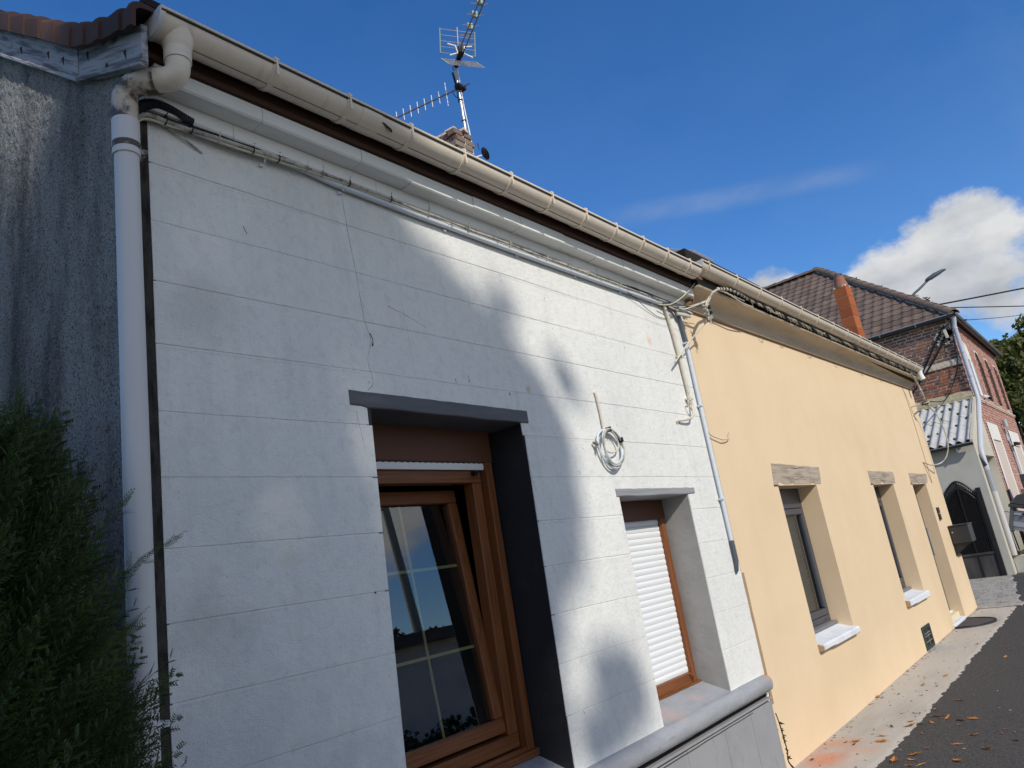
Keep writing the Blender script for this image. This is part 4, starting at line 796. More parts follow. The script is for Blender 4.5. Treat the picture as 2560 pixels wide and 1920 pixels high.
for i in range(30):
    t = R.random(); c_ = Vector((5.44, 2.2, 3.42)).lerp(Vector((5.445, 2.2, 3.29)), t)
    b.tube([c_ + Vector((R.uniform(-.02, .02), R.uniform(-.02, .02), R.uniform(-.02, .02))), c_ + Vector((R.uniform(-.03, .03), R.uniform(-.03, .03), R.uniform(-.04, .02)))], R.uniform(.003, .007), 5)
b.build('knot', dirty_cable, TW)
b = MB(); b.obox((5.462, 2.185, 3.352), (.014, 0, 0), (0, .014, 0), (0, 0, .012)); b.obox((5.452, 2.185, 3.40), (.012, 0, 0), (0, .012, 0), (0, 0, .016)); b.build('connector', black_rub, TW, bevel=.004)
for x in [6.1 + i * .38 for i in range(18)]:
    b = MB(); z0 = 3.64 + lift(x); l = R.uniform(.03, .09); b.tube([(x, 2.195, z0), (x + R.uniform(-.01, .03), 2.19, z0 - l * .4), (x + R.uniform(-.01, .04), 2.2, z0 - l)], [.003, .002, .001], 4); b.build('loose_tie', dirty_cable if R.random() < .6 else black_rub, TW)
for x in (6.9, 7.45, 8.3, 9.3, 10.4, 11.4):
    b = MB(); z0 = 3.645 + lift(x); w_ = R.uniform(.12, .25); b.tube(spline([(x, 2.195, z0), (x + w_ * .3, 2.16, z0 - R.uniform(.02, .05)), (x + w_ * .7, 2.16, z0 - R.uniform(.02, .05)), (x + w_, 2.195, z0)], 6), .005, 6); b.build('cable_loop', dirty_cable, TW, smooth=60)
def cable(pts, r, mat, label, name='cable', n=8):
    b = MB(); b.tube(spline(pts, n), r, 6); return tag(b.build(name, mat, None, smooth=60, origin=pts[0]), label, 'cable')
cable([(5.44, 2.2, 3.30), (5.45, 2.25, 3.28), (5.19, 2.30, 3.10), (4.971, 2.34, 2.93), (5.13, 2.385, 2.99)], .006, cream_cable, 'taut cream cable slanting down from the knot to the thin cream pipe')
cable([(5.40, 2.235, 3.61), (5.278, 2.25, 3.522), (5.126, 2.28, 3.43), (5.06, 2.33, 3.40), (4.95, 2.36, 3.39)], .0045, cream_cable, 'thin cream cable dropping from under the gutter junction to the conduit bend')
cable([(5.50, 2.20, 3.47), (5.42, 2.24, 3.44), (5.30, 2.30, 3.40), (5.22, 2.345, 3.39), (5.10, 2.35, 3.40)], .0065, cream_cable, 'pale cable stretched from the knot across the broken render')
cable([(5.52, 2.2, 3.49), (5.46, 2.22, 3.462), (5.33, 2.30, 3.425), (5.16, 2.35, 3.41)], .004, dirty_cable, 'thin soiled cable just above the pale one between the houses')
JB = thing('junction_cap', 'grey weathered cable joint on the broken render below the cream cornice end', 'cable joint', (5.3, 2.33, 3.37))
b = MB(); b.obox((5.30, 2.34, 3.372), (.075, -.02, -.006), (.002, .012, 0), (0, 0, .024)); b.build('body', cement, JB, bevel=.008)
b = MB(); b.tube([(5.22, 2.325, 3.40), (5.30, 2.315, 3.392), (5.37, 2.30, 3.37)], .007, 8); b.build('strap', conduit_m, JB)
cable([(5.335, 2.39, 2.45), (5.385, 2.380, 2.400), (5.494, 2.375, 2.378), (5.578, 2.372, 2.369), (5.686, 2.372, 2.385), (5.728, 2.375, 2.41), (5.732, 2.38, 2.44)], .0045, cream_cable, 'short hooked wire end sticking out over the cream wall beside the conduit')
RD = thing('cable_bracket', 'cream metal bracket arm holding wires off the far end of the cream wall', 'bracket', (13.05, 2.4, 3.19))
b = MB(); b.tube([(13.05, 2.40, 3.192), (13.05, 2.19, 3.198), (13.07, 2.12, 3.212)], .011, 8); b.build('arm', cream_cable, RD)
b = MB()
for i in range(16): b.tube([(13.06 + R.uniform(-.03, .03), 2.2 + R.uniform(-.05, .03), 3.20 + R.uniform(-.02, .03)), (13.06 + R.uniform(-.05, .05), 2.2 + R.uniform(-.07, .05), 3.20 + R.uniform(-.05, .04))], .005, 5)
b.build('tangle', black_rub, RD)
cable([(13.06, 2.2, 3.2), (13.25, 2.16, 3.12), (13.3, 2.10, 2.95), (13.3, 2.08, 2.72), (13.28, 2.09, 2.50), (13.25, 2.16, 2.33), (13.2, 2.26, 2.255), (12.95, 2.34, 2.25), (12.72, 2.395, 2.30)], .011, dirty_cable, 'thick weathered cable hanging in a wide loop from the bracket at the corner')
cable([(12.75, 2.2, 3.66), (12.86, 2.19, 3.58), (12.95, 2.18, 3.46), (12.96, 2.17, 3.38), (13.02, 2.17, 3.28), (13.07, 2.19, 3.21)], .014, dirty_cable, 'cable bundle dropping from the far cornice end to the bracket')
cable([(12.88, 2.394, 3.46), (12.94, 2.394, 3.18), (12.945, 2.394, 2.6), (12.945, 2.394, 2.04), (12.90, 2.394, 2.02), (12.73, 2.394, 2.30)], .003, bead_m, 'thin wire clipped down the far end of the cream wall')
b = MB(); b.tube(spline([(5.36, 2.365, .40), (5.372, 2.36, .33), (5.365, 2.35, .24), (5.385, 2.355, .15), (5.38, 2.36, .08), (5.40, 2.33, .02)], 8), [.004 + .007 * abs(nse(i * .35, 2, 1)) for i in range(41)], 6)
for i in range(16):
    z = R.uniform(.03, .35); b.tube([(5.372, 2.356, z), (5.372 + R.uniform(-.02, .03), 2.345 + R.uniform(-.02, .01), z + R.uniform(-.03, .02))], [.006, .002], 5)
tag(b.build('dead_vine', M('dead_vine', (.06, .032, .025), .95), None, origin=(5.37, 2.36, .02)), 'dead brown vine stem in the gap at the foot of the grey plinth', 'vine')

# ------------------------------------------------------------------ chimney and antennas on the white house
CH = thing('brick_chimney', 'old brick chimney top just showing above the white house gutter', 'chimney', (5.43, 4.5, 5.4))
cm_ = MB(); cm_.box(5.255, 5.475, 4.30, 4.95, 4.9, 6.08); cm_.build('mortar_core', mortar_m, CH)
b = MB(); b.box(-.11, .11, -.05, .05, -.03, .03); br0 = b.build('brick', brick_grey, None, bevel=.006); br0.parent = CH; k = 0
for row in range(7):
    z = 5.66 + row * .073
    for fx in (0, 1):                                              # face to the camera: runs along y at x=5.31, and along x at y=4.295
        if fx == 0:
            for j in range(3):
                y = 4.34 + j * .235 + (.11 if row % 2 else 0)
                if y > 4.9: continue
                o_ = br0 if k == 0 else inst(br0, CH); k += 1
                o_.location = Vector((5.285 - R.uniform(0, .012), y + .06, z)) - CH.location; o_.rotation_euler = (0, 0, math.pi / 2)
        else:
            for j in range(2):
                x = 5.31 + j * .12 - (.0 if row % 2 else .03)
                o_ = inst(br0, CH); o_.location = Vector((x + (.02 if j else 0), 4.345 - R.uniform(0, .012), z)) - CH.location; o_.scale = (.52 if (row + j) % 2 else .6, 1, 1); o_.rotation_euler = (0, R.uniform(-.03, .03), 0)
b = MB()
for i in range(22): b.obox((R.uniform(5.25, 5.48), R.uniform(4.3, 4.9), 6.135 + R.uniform(-.01, .015)), (R.uniform(.03, .07), .01, 0), (-.01, R.uniform(.03, .07), 0), (0, 0, R.uniform(.01, .022)))
b.build('crumbled_cap', mortar_m, CH)
AN = thing('tv_antenna', 'tall galvanised mast carrying two television antennas above the white house roof', 'antenna', (5.60, 4.43, 5.3))
b = MB(); b.tube([(5.60, 4.43, 5.0), (5.575, 4.43, 6.3), (5.57, 4.43, 7.20)], .019, 12); b.build('mast', galv, AN, smooth=60)
b = MB(); q = [(5.575 + .022 * math.cos(z * 3) + .012, 4.405 + .010 * math.sin(z * 5), z) for z in [6.0 + i * .04 for i in range(28)]]; b.tube(q, .0065, 6); b.build('coax_cable', white_alu, AN, smooth=60)
for z in (6.12, 6.42, 6.68, 6.85): 
    b = MB(); b.tube([(5.575, 4.43, z), (5.575, 4.43, z + .012)], .026, 10); b.build('mast_tie', black_rub, AN)
BD = Vector((-.4916, -.8708, 0)); BS = Vector((-.8708, .4916, 0)); bs = Vector((5.50, 4.29, 7.15))
b = MB()
for off in ((.0, .035), (.028, -.02), (-.028, -.02)):
    b.tube([bs + BS * off[0] + Vector((0, 0, off[1])), bs + BD * 1.15 + BS * off[0] + Vector((0, 0, off[1]))], .0075, 6)
b.build('upper_boom', boom_m, AN)
for i in range(13):
    b = MB(); c_ = bs + BD * (.18 + i * .075) + Vector((0, 0, .035 if i % 2 else -.02)); hw = .075
    b.tube([c_ - BS * hw, c_ + BS * hw], .004, 6); b.build('director', galv, AN)
for i in range(4):
    b = MB(); c_ = bs + BD * (.42 + i * .17); b.obox(c_ + Vector((0, 0, .01)), BD * .012, BS * .03, Vector((0, 0, .035))); b.build('boom_spacer', pale_green, AN)
RU = [(5.154, 4.207, 7.409), (5.420, 3.927, 7.267), (5.430, 4.023, 7.008), (5.164, 4.304, 7.149)]
def grid(cen, hw, up, n):
    cen = Vector(cen); up = Vector(up)
    for i in range(n):
        t = i / (n - 1); b = MB(); p_ = cen + up * t; b.tube([p_ - BS * hw, p_ + BS * hw], .0045, 6); b.build('reflector_rod', galv, AN)
    for s_ in (-1, 1):
        b = MB(); p_ = cen + BS * hw * s_; b.obox(p_ + up * .5, BS * .006, BD * .006, up * .53); b.build('reflector_rail', pale_green, AN)
grid(bs - BD * .03 + Vector((0, 0, .03)), .20, (BD * .09 + Vector((0, 0, .23))), 5)
grid(bs - BD * .03 + Vector((0, 0, -.05)), .20, (BD * .19 + Vector((0, 0, -.22))), 5)
b = MB(); b.tube([bs - BD * .03 + Vector((0, 0, -.06)), bs + BD * .07 + Vector((0, 0, .30))], .006, 6); b.build('centre_rib', galv, AN)
for s_ in (-1, 1):
    c_ = bs + BD * .06
    b = MB(); b.tube([c_ + BS * s_ * .14 + Vector((0, 0, .075)), c_ + BS * s_ * .05 + Vector((0, 0, .06)), c_ + BS * s_ * .035 + Vector((0, 0, -.03)), c_ + BS * s_ * .13 + Vector((0, 0, -.07))], .009, 8); b.build('dipole', white_alu, AN, smooth=60)
b = MB(); b.obox(bs + BD * .05, BD * .05, BS * .03, Vector((0, 0, .045))); b.build('dipole_box', black_rub, AN, bevel=.006)
b = MB(); b.obox((5.55, 4.38, 7.12), BD * .09, BS * .022, Vector((0, 0, .022))); b.build('upper_clamp', black_rub, AN)
YD = Vector((-.245, .9695, 0)); ys_ = Vector((5.57, 4.40, 6.83))
b = MB(); b.tube([ys_ - YD * .12, ys_ + YD * 1.55], .009, 6); b.build('lower_boom', boom_m, AN)
for i in range(15):
    b = MB(); c_ = ys_ + YD * (.18 + i * .095); h_ = .15 if i == 0 else .075; b.tube([c_ - Vector((0, 0, h_)), c_ + Vector((0, 0, h_))], .0045, 6); b.build('director', white_alu, AN)
b = MB(); b.tube([ys_ + YD * .02 + Vector((-.09, -.02, .15)), ys_ + YD * .04, ys_ + YD * .05 + Vector((.05, .03, -.13))], .012, 6); b.build('cross_brace', black_rub, AN)
b = MB(); b.tube([ys_ + YD * .02 + Vector((.0, 0, .16)), ys_ + YD * .02 + Vector((.02, 0, -.17))], .006, 6); b.build('reflector', white_alu, AN)
b = MB(); b.obox(ys_, (.06, 0, 0), (0, .035, 0), (0, 0, .022)); b.build('lower_clamp', black_rub, AN, bevel=.005)
b = MB(); b.tube(spline([ys_ + YD * .1, ys_ + YD * .08 + Vector((0, 0, -.07)), ys_ + YD * .03 + Vector((0, 0, -.12)), ys_ + Vector((0, 0, -.05))], 8), .004, 5); b.build('cable_loop', black_rub, AN)
DS = thing('small_dish', 'small dark dish on a white stub arm beside the antenna mast foot', 'dish', (5.63, 4.38, 5.98))
q = []; b = MB(); dn = Vector((.55, -.35, .35)).normalized(); du = dn.orthogonal().normalized(); dv = dn.cross(du); dc = Vector((5.685, 4.35, 6.0))
b.loft([[dc + dn * (.02 - .05 * (r_ / .095) ** 2 * -1) * 1 + (du * math.cos(a_) + dv * math.sin(a_)) * r_ for a_ in [2 * math.pi * k / 16 for k in range(16)]] for r_ in (.002, .03, .055, .072, .068, .045, .02)], caps=False); b.build('dish', dish_m, DS, smooth=60)
b = MB(); b.tube([(5.60, 4.41, 5.965), dc], .008, 6); b.build('arm', white_alu, DS)
b = MB(); b.tube([dc + Vector((-.03, 0, .05)), dc + Vector((-.06, -.02, .12)), dc + Vector((-.085, -.02, .07))], .004, 5); b.build('feed_hook', dish_m, DS)

# ------------------------------------------------------------------ terracotta flue
FL = thing('terracotta_flue', 'orange terracotta block flue stack with a tapered top before the brown roof', 'chimney', (17.65, 3.9, 2.8))
def rbox(b, s_, z0, z1, ridges=9):
    b.box(-s_, s_, -s_, s_, z0, z1)
    for i in range(ridges):
        t = -s_ + 2 * s_ * (i + .5) / ridges; w_ = s_ / ridges * .55
        b.box(-s_ - .006, -s_ + .001, t - w_, t + w_, z0 + .004, z1 - .004); b.box(t - w_, t + w_, -s_ - .006, -s_ + .001, z0 + .004, z1 - .004)
b = MB(); rbox(b, .145, 0, .232); fb = b.build('block', terracotta, None); fb.parent = FL; fb.location = (0, 0, 0)
for i in range(16):
    o_ = fb if i == 0 else inst(fb, FL)
    o_.location = (R.uniform(-.003, .003), R.uniform(-.003, .003), .05 + i * .245); o_.rotation_euler = (0, 0, rad(-8))
b = MB(); b.box(-.138, .138, -.138, .138, 0.0, 4.0); o_ = b.build('mortar_core', mortar_m, None); o_.parent = FL; o_.location = (0, 0, 0); o_.rotation_euler = (0, 0, rad(-8))
b = MB(); n = 16
b.loft([[(s_ * math.cos(a_) * (1 if abs(math.cos(a_)) < 2 else 1), s_ * math.sin(a_), z) for a_ in [2 * math.pi * (k + .5) / n for k in range(n)]] for s_, z in ((.16, 3.97), (.155, 4.0), (.12, 4.14), (.105, 4.24), (.09, 4.24), (.09, 4.0))], caps=False); o_ = b.build('cowl', M('worn_cowl', (.30, .13, .085), .85, layers=[((.5, .36, .28), (12, 12, 12), .58, .75, .6)]), None, smooth=40); o_.parent = FL
for dx, dy, h_ in ((-.05, .03, .11), (.03, -.06, .08)):
    b = MB(); b.tube([(dx, dy, 4.2), (dx + .01, dy, 4.24 + h_)], [.012, .008], 6); o_ = b.build('iron_spike', black_rub, None); o_.parent = FL

# ------------------------------------------------------------------ brick house
BH = thing('brick_house', 'two storey old brick house with a hipped brown tile roof', 'house', (20.5, 2.4, 0))
b = MB(); b.box(20.53, 28.0, 2.43, 11.0, 0, 6.10); b.build('mortar_core', mortar_m, BH)
ft = MB(); FH = [(21.7, 22.3, 4.15, 5.35), (23.40, 24.05, 4.15, 5.35), (25.10, 25.75, 4.15, 5.35), (26.8, 27.4, 4.15, 5.35)]
ft.add([(20.53, 2.411, .3), (28.0, 2.411, .3), (28.0, 2.411, 6.1), (20.53, 2.411, 6.1)], [(0, 1, 2, 3)]); ft.build('front_mortar', mortar_w, BH)
# side wall bricks (facing the camera)
b = MB(); b.box(-.022, .02, -.104, .104, -.0275, .0275); pb = b.build('brick', brick_m, None); pb.parent = BH
b = MB(); b.box(-.022, .02, -.104, .104, -.0275, .0275); pr = b.build('brick', brick_red, None, bevel=.005); pr.parent = BH
pb.modifiers.new('bevel', 'BEVEL').width = .005
cand = []; z = 3.62; row = 0
while z < 6.0:
    y = 2.42 + (.055 if row % 2 else .0)
    k = 0
    while y < 6.5:
        l = .212 if (k + row) % 3 else .102
        cand.append((y + l / 2, z, l)); y += l + .022; k += 1
    z += .0745; row += 1
vis = [c for c in cand if c[0] < 4.75 - max(0, (6.0 - c[1])) * .62 + .3 and c[1] > 3.95 - 0.0 * c[0] and not (4.83 < c[1] < 4.98 and c[0] < 3.25)]
vis.sort(key=lambda c: c[0]); vset = set(vis[:300]); used = {'o': 0, 'r': 0}; st = MB()
for c in cand:
    y, z, l = c
    if 4.83 < z < 4.98 and y < 3.25: continue
    X = 20.537 + R.uniform(-.007, .005)
    if c in vset:
        red = z < 4.85 and R.random() < .75
        src = pr if red else pb; key = 'r' if red else 'o'
        o_ = src if used[key] == 0 else inst(src, BH); used[key] += 1
        o_.location = (X - 20.5, y - 2.4 + R.uniform(-.004, .004), z + R.uniform(-.004, .004)); o_.scale = (1, l / .212, R.uniform(.92, 1.06)); o_.rotation_euler = (R.uniform(-.02, .02), 0, 0)
    else: st.box(X - .026, X + .02, y - l / 2, y + l / 2, z - .03, z + .03, R.random())
z = 3.62 - .0745
while z > .2:
    y = 2.42 + (.055 if row % 2 else .0)
    while y < 5: st.box(20.516, 20.53, y, y + .21, z - .03, z + .03, R.random()); y += .225
    z -= .0745; row += 1
st.build('side_bricks', brick_st, BH, kind='stuff')
b = MB(); b.loft([[(20.485 + .012 * nse(y, 1, 0, 4), y, 4.84 + .01 * nse(y, 4, 0, 5)), (20.48 + .012 * nse(y, 6, 0, 4), y, 4.92), (20.49, y, 4.98 + .02 * nse(y, 8, 0, 6)), (20.54, y, 4.985), (20.54, y, 4.835)] for y in [2.42 + i * .05 for i in range(18)]]); b.build('cement_patch', mortar_m, BH, smooth=30)
b = MB()
for i in range(26):
    y, z = 2.45 + abs(R.gauss(0, .18)), 5.75 + R.gauss(0, .17); b.obox((20.49, y, z - .1), (.012, 0, 0), (0, R.uniform(.03, .09), 0), (0, .01, R.uniform(.02, .05)))
b.build('mortar_smear', mortar_m, BH, kind='stuff')
# street front bricks and arched openings
fr = MB(); z = .5; row = 0
WINB = [(21.15, 22.95, .45, 3.43), (25.0, 27.2, .45, 3.40)]
while z < 5.95:
    x = 20.5 + (0.11 if row % 2 else 0)
    while x < 27.95:
        e = min(x + .215, 28.0)
        cx_ = (x + e) / 2
        ok = not any(h[0] - .02 < cx_ < h[1] + .02 and h[2] < z < h[3] + .25 for h in FH) and not any(h[0] < cx_ < h[1] and h[2] < z < h[3] for h in WINB) and not (3.93 < z < 4.02)
        if ok: fr.box(x, e - .012, 2.400 + R.uniform(-.004, .004), 2.43, z - .03, z + .03, R.random())
        x = e
    z += .0745; row += 1
fr.build('front_bricks', brick_pk, BH, kind='stuff')
db = MB()
for i, h in enumerate(FH):
    n = 14; cxh = (h[0] + h[1]) / 2; rr = (h[1] - h[0]) / 2
    b = MB(); poly = [(h[0], h[2]), (h[1], h[2]), (h[1], h[3] - .05)] + [(cxh + rr * math.cos(a_), h[3] - .05 + rr * .75 * math.sin(a_)) for a_ in [math.pi * k / n for k in range(1, n)]] + [(h[0], h[3] - .05)]
    if i == 0:
        b.prism(poly, lambda q, t: (q[0], t, q[1]), 2.402, 2.4095); b.build('arch_panel', white_ren, BH)
        c = MB(); c.box(h[0] + .02, h[0] + .09, 2.385, 2.4015, h[2], h[3] - .25); c.box(h[1] - .09, h[1] - .02, 2.385, 2.4015, h[2], h[3] - .25); c.build('window_frame', zinc_rim, BH)
        c = MB(); c.box(h[0] + .10, h[1] - .10, 2.390, 2.4015, h[2], h[3] - .3); c.build('shutter_panel', shutter_white, BH)
    else:
        b.prism(poly, lambda q, t: (q[0], t, q[1]), 2.4045, 2.4095); b.build('niche_shade', dark_soffit, BH)  # flat near-black panel, the shade of the arched recess painted on
        zc = h[2] + .03
        k = 0
        while zc < h[3] - .1:                                       # toothed jamb bricks
            db.box(h[1] - .05 - (.05 if k % 2 else 0), h[1] + .0, 2.382, 2.404, zc, zc + .055, R.random()); db.box(h[0] + .0, h[0] + .05, 2.382, 2.404, zc, zc + .055, R.random()); zc += .0745; k += 1
db.build('jamb_bricks', brick_st, BH, kind='stuff')
b = MB(); b.box(20.5, 27.98, 2.375, 2.43, 3.94, 3.975); b.box(20.5, 27.98, 2.36, 2.43, 3.975, 4.01); b.build('string_course', mortar_m, BH)
b = MB(); x = 20.55
while x < 27.9: b.box(x, x + .10, 2.37, 2.43, 5.88, 5.96); x += .2
b.build('dentils', brick_pk, BH, kind='stuff')
b = MB(); b.add([(21.15, 2.415, .45), (22.95, 2.415, .45), (22.95, 2.415, 3.43), (21.15, 2.415, 3.43)], [(0, 1, 2, 3)]); 
b = MB(); b.wall(21.15, 22.98, .45, 3.43, 2.385, [(21.42, 22.72, .9, 3.0)], .16); b.build('window_surround', white_ren, BH)
b = MB(); b.wall(25.0, 27.2, .45, 3.40, 2.385, [(25.4, 26.8, .9, 2.98)], .16); b.build('window_surround', white_ren, BH)
for x0, x1 in ((21.42, 22.72), (25.4, 26.8)):
    b = MB(); b.box(x0, x1, 2.49, 2.5, 2.80, 3.0); b.box(x0, x0 + .06, 2.47, 2.5, .9, 2.80); b.box(x1 - .06, x1, 2.47, 2.5, .9, 2.80); wf = b.build('window', zinc_rim, BH)
    b = MB(); b.box(x0 + .06, x1 - .06, 2.485, 2.495, 1.55, 2.80); b.build('shutter', shutter_white, wf)
    b = MB(); b.box(x0 + .06, x1 - .06, 2.489, 2.494, .9, 1.55); b.build('pane', glass_win, wf)
# roof: side face with individual tiles, hips, ridge
c40, s40 = 4.18 / math.hypot(4.18, 3.58), 3.58 / math.hypot(4.18, 3.58); RE = Vector((20.42, 0, 6.04)); RL = math.hypot(4.18, 3.58)
b = MB(); b.add([(20.42, 2.29, 6.02), (24.6, 5.97, 9.60), (24.6, 12, 9.60), (20.42, 12, 6.02), (28.2, 2.29, 6.02), (28.2, 12, 6.02)], [(0, 1, 2, 3), (0, 4, 1), (1, 4, 5, 2)]); b.build('roof_deck', dark_soffit, BH)
prof_t = [(-.125, .010), (-.10, .024), (-.06, .030), (-.02, .023), (.02, .011), (.06, .008), (.10, .009), (.125, .010)]
def tile_mesh():
    b = MB(); rows = []
    for v, lift_ in ((-.015, .017), (.29, 0.0)):
        rows.append([(u, v - (.028 * math.sin((u + .125) / .25 * math.pi) if v < 0 else 0), w_ + lift_) for u, w_ in prof_t] + [(u, v - (.028 * math.sin((u + .125) / .25 * math.pi) if v < 0 else 0), w_ + lift_ - .016) for u, w_ in prof_t[::-1]])
    b.loft(rows); return b
t0 = tile_mesh().build('roof_tile', tile_m, None, smooth=40); t0.parent = BH
cells = []
nv = int(RL / .285)
for iv in range(nv + 1):
    v = iv * .285
    ymin = 2.29 + v / RL * 3.68 + .03
    y = 11.0
    j = 0
    while y > ymin:
        cells.append((y, v, iv)); y -= .248; j += 1
cells2 = sorted(cells, key=lambda c: c[0] - c[1] * .75); first = True; tst = MB(); tm = tile_mesh()
picked = set(cells2[:300])
for c in cells:
    y, v, iv = c; org = Vector((RE.x + c40 * v, y, RE.z + s40 * v))
    mx_ = Matrix(((0, c40, -s40), (-1, 0, 0), (0, s40, c40))).to_4x4()
    if c in picked:
        jt = Matrix.Rotation(R.uniform(-.012, .012), 4, 'Z'); mm = Matrix.Translation(org - BH.location) @ mx_ @ jt
        if first: t0.matrix_local = mm; first = False
        else: inst(t0, BH, mtx=mm)
    else:
        m3 = Matrix.Translation(org) @ mx_; tst.add([m3 @ Vector(q) for q in tm.v], tm.f, R.random())
tst.build('roof_tiles', tile_st, BH, kind='stuff', smooth=40)
b = MB(); b.loft([[(r_ * math.cos(a_), t, r_ * math.sin(a_) * .8) for a_ in [math.pi * k / 8 for k in range(9)]] + [((r_ - .015) * math.cos(a_), t, (r_ - .015) * math.sin(a_) * .8) for a_ in [math.pi * k / 8 for k in range(8, -1, -1)]] for t, r_ in ((-.2, .150), (-.15, .150), (.2, .125))])
ht = b.build('hip_tile', tile_m, None, smooth=40); ht.parent = BH
ha, hb = Vector((20.40, 2.27, 6.05)), Vector((24.6, 5.97, 9.64)); hd = (hb - ha).normalized(); nh = int((hb - ha).length / .36); k = 0
def tiles_along(p0, p1):
    global k
    d = (p1 - p0).normalized(); n = int((p1 - p0).length / .36); up = Vector((0, 0, 1)); xx_ = d.cross(up).normalized(); zz_ = xx_.cross(d)
    rot = Matrix((xx_, d, zz_)).transposed().to_4x4()
    for i in range(n + 1):
        mm = Matrix.Translation(p0 + d * (.15 + i * .36) - BH.location) @ rot
        if k == 0: ht.matrix_local = mm
        else: inst(ht, BH, mtx=mm)
        k += 1
hm = MB(); hm.tube([ha + Vector((.02, .02, -.03)), hb + Vector((0, 0, -.03))], .10, 8); hm.build('hip_mortar', mortar_m, BH)
tiles_along(ha, hb); tiles_along(hb, Vector((24.6, 11.0, 9.64)))
# dark zinc gutters with a pale rim
def zgut(p0, p1, out):
    p0, p1, out = Vector(p0), Vector(p1), Vector(out); b = MB(); n = 8
    pl = [(.065 * -math.cos(a_), -.065 * math.sin(a_)) for a_ in [math.pi * k / n for k in range(n + 1)]]
    b.loft([[p_ + out * (-q[0]) + Vector((0, 0, q[1])) for q in pl] + [p_ + out * (-q[0] * .93) + Vector((0, 0, q[1] * .93)) for q in pl[::-1]] for p_ in (p0, p1)]); g_ = b.build('gutter', zinc_dark, BH, smooth=40)
    b = MB(); b.tube([p0 + out * .068 + Vector((0, 0, .008)), p1 + out * .068 + Vector((0, 0, .008))], .012, 6); b.build('gutter_rim', zinc_rim, g_)
    L_ = (p1 - p0).length; n = int(L_ / .75)
    for i in range(1, n):
        p_ = p0.lerp(p1, i / n); b = MB(); d = (p1 - p0).normalized() * .012
        b.loft([[p_ + e_ + out * (-q[0] * 1.05) + Vector((0, 0, q[1] * 1.05)) for q in pl] for e_ in (-d, d)], closed=False, caps=False); b.build('gutter_bracket', zinc_rim, g_)
zgut((20.37, 2.26, 6.03), (20.37, 9.0, 6.06), (-1, 0, 0)); zgut((20.34, 2.25, 6.02), (28.3, 2.25, 6.0), (0, -1, 0))
b = MB(); b.box(20.42, 28.1, 2.29, 2.40, 5.97, 6.01); b.box(20.42, 20.5, 2.4, 9, 5.98, 6.02); b.build('eave_soffit', dark_soffit, BH)
# downpipe of the brick house, down over the lean-to
DB2 = thing('downpipe', 'long pale blue grey downpipe down the corner of the brick house', 'downpipe', (20.95, 2.33, 0.5))
b = MB(); b.tube([(20.40, 2.27, 5.98), (20.42, 2.29, 5.85), (20.44, 2.32, 5.75), (20.44, 2.32, 3.93), (20.38, 2.32, 3.84), (18.42, 2.32, 2.68), (18.34, 2.32, 2.56), (18.32, 2.32, 2.2)], .05, 12); b.build('upper_pipe', pipe_grey, DB2, smooth=40)
for z in (5.75, 5.15, 4.55, 3.98): b = MB(); b.tube([(20.44, 2.32, z - .08), (20.44, 2.32, z - .05)], .058, 12); b.build('pipe_collar', pipe_grey, DB2)
b = MB(); b.tube([(18.32, 2.32, 2.21), (18.32, 2.32, 1.60)], .052, 12); b.build('middle_pipe', zinc_rim, DB2, smooth=40)
b = MB(); b.tube([(18.32, 2.32, 1.75), (18.32, 2.32, .45)], .056, 12); b.build('lower_pipe', pvc_pipe, DB2, smooth=40)
b = MB(); b.tube([(18.17, 2.50, 2.78), (18.17, 2.46, 2.64), (18.24, 2.38, 2.46), (18.31, 2.325, 2.30)], .043, 12); b.build('branch_pipe', zinc_dark, DB2, smooth=40)
# wires on the gable
for i, (pp, lb) in enumerate((([(20.47, 2.56, 5.82), (20.43, 2.83, 5.45), (20.43, 3.22, 4.92), (20.43, 3.53, 4.48)], 'thick black wire slanting down the brick gable, upper of the pair'),
        ([(20.47, 2.49, 5.74), (20.43, 2.73, 5.35), (20.43, 3.12, 4.90), (20.43, 3.66, 4.38)], 'thick black wire slanting down the brick gable, lower of the pair'),
        ([(20.40, 2.36, 5.90), (20.40, 2.42, 5.4), (20.40, 2.50, 4.82), (20.38, 2.78, 4.29), (19.5, 2.88, 3.95), (13.1, 2.2, 3.24)], 'thin dark cable from the brick house eave corner to the cream wall bracket'))):
    cable(pp, .022 if i < 2 else .012, black_rub, lb)
IN = thing('wall_insulator', 'cream insulator box on an iron bracket at the top corner of the brick gable', 'insulator', (20.45, 2.5, 5.65))
b = MB(); b.obox((20.43, 2.54, 5.62), (.03, 0, 0), (0, .035, 0), (0, .01, .11)); b.build('box', cream_cable, IN, bevel=.01)
b = MB(); b.tube([(20.5, 2.43, 5.85), (20.4, 2.47, 5.8), (20.4, 2.56, 5.76)], .016, 6); b.tube([(20.5, 2.69, 5.5), (20.4, 2.60, 5.48)], .014, 6); b.build('bracket', black_rub, IN)
SCm = thing('security_camera', 'white bullet security camera on the brick front above the string course', 'camera', (22.3, 2.3, 4.08))
b = MB(); b.tube([(22.2, 2.36, 4.13), (22.05, 2.26, 4.06)], .045, 12); b.build('housing', shutter_white, SCm, smooth=40)
b = MB(); b.tube([(22.06, 2.265, 4.065), (22.035, 2.25, 4.053)], .036, 12); b.build('lens', black_rub, SCm)
b = MB(); b.tube([(22.2, 2.36, 4.1), (22.22, 2.4, 4.08)], .02, 8); b.build('mount', black_metal, SCm)
WL = thing('wall_lamp', 'small cylindrical wall lamp on the brick front between the two white window surrounds', 'lamp', (24.3, 2.3, 3.5))
b = MB(); b.tube([(24.0, 2.30, 3.42), (24.0, 2.30, 3.62)], .06, 12); b.build('shade', galv, WL, smooth=40)
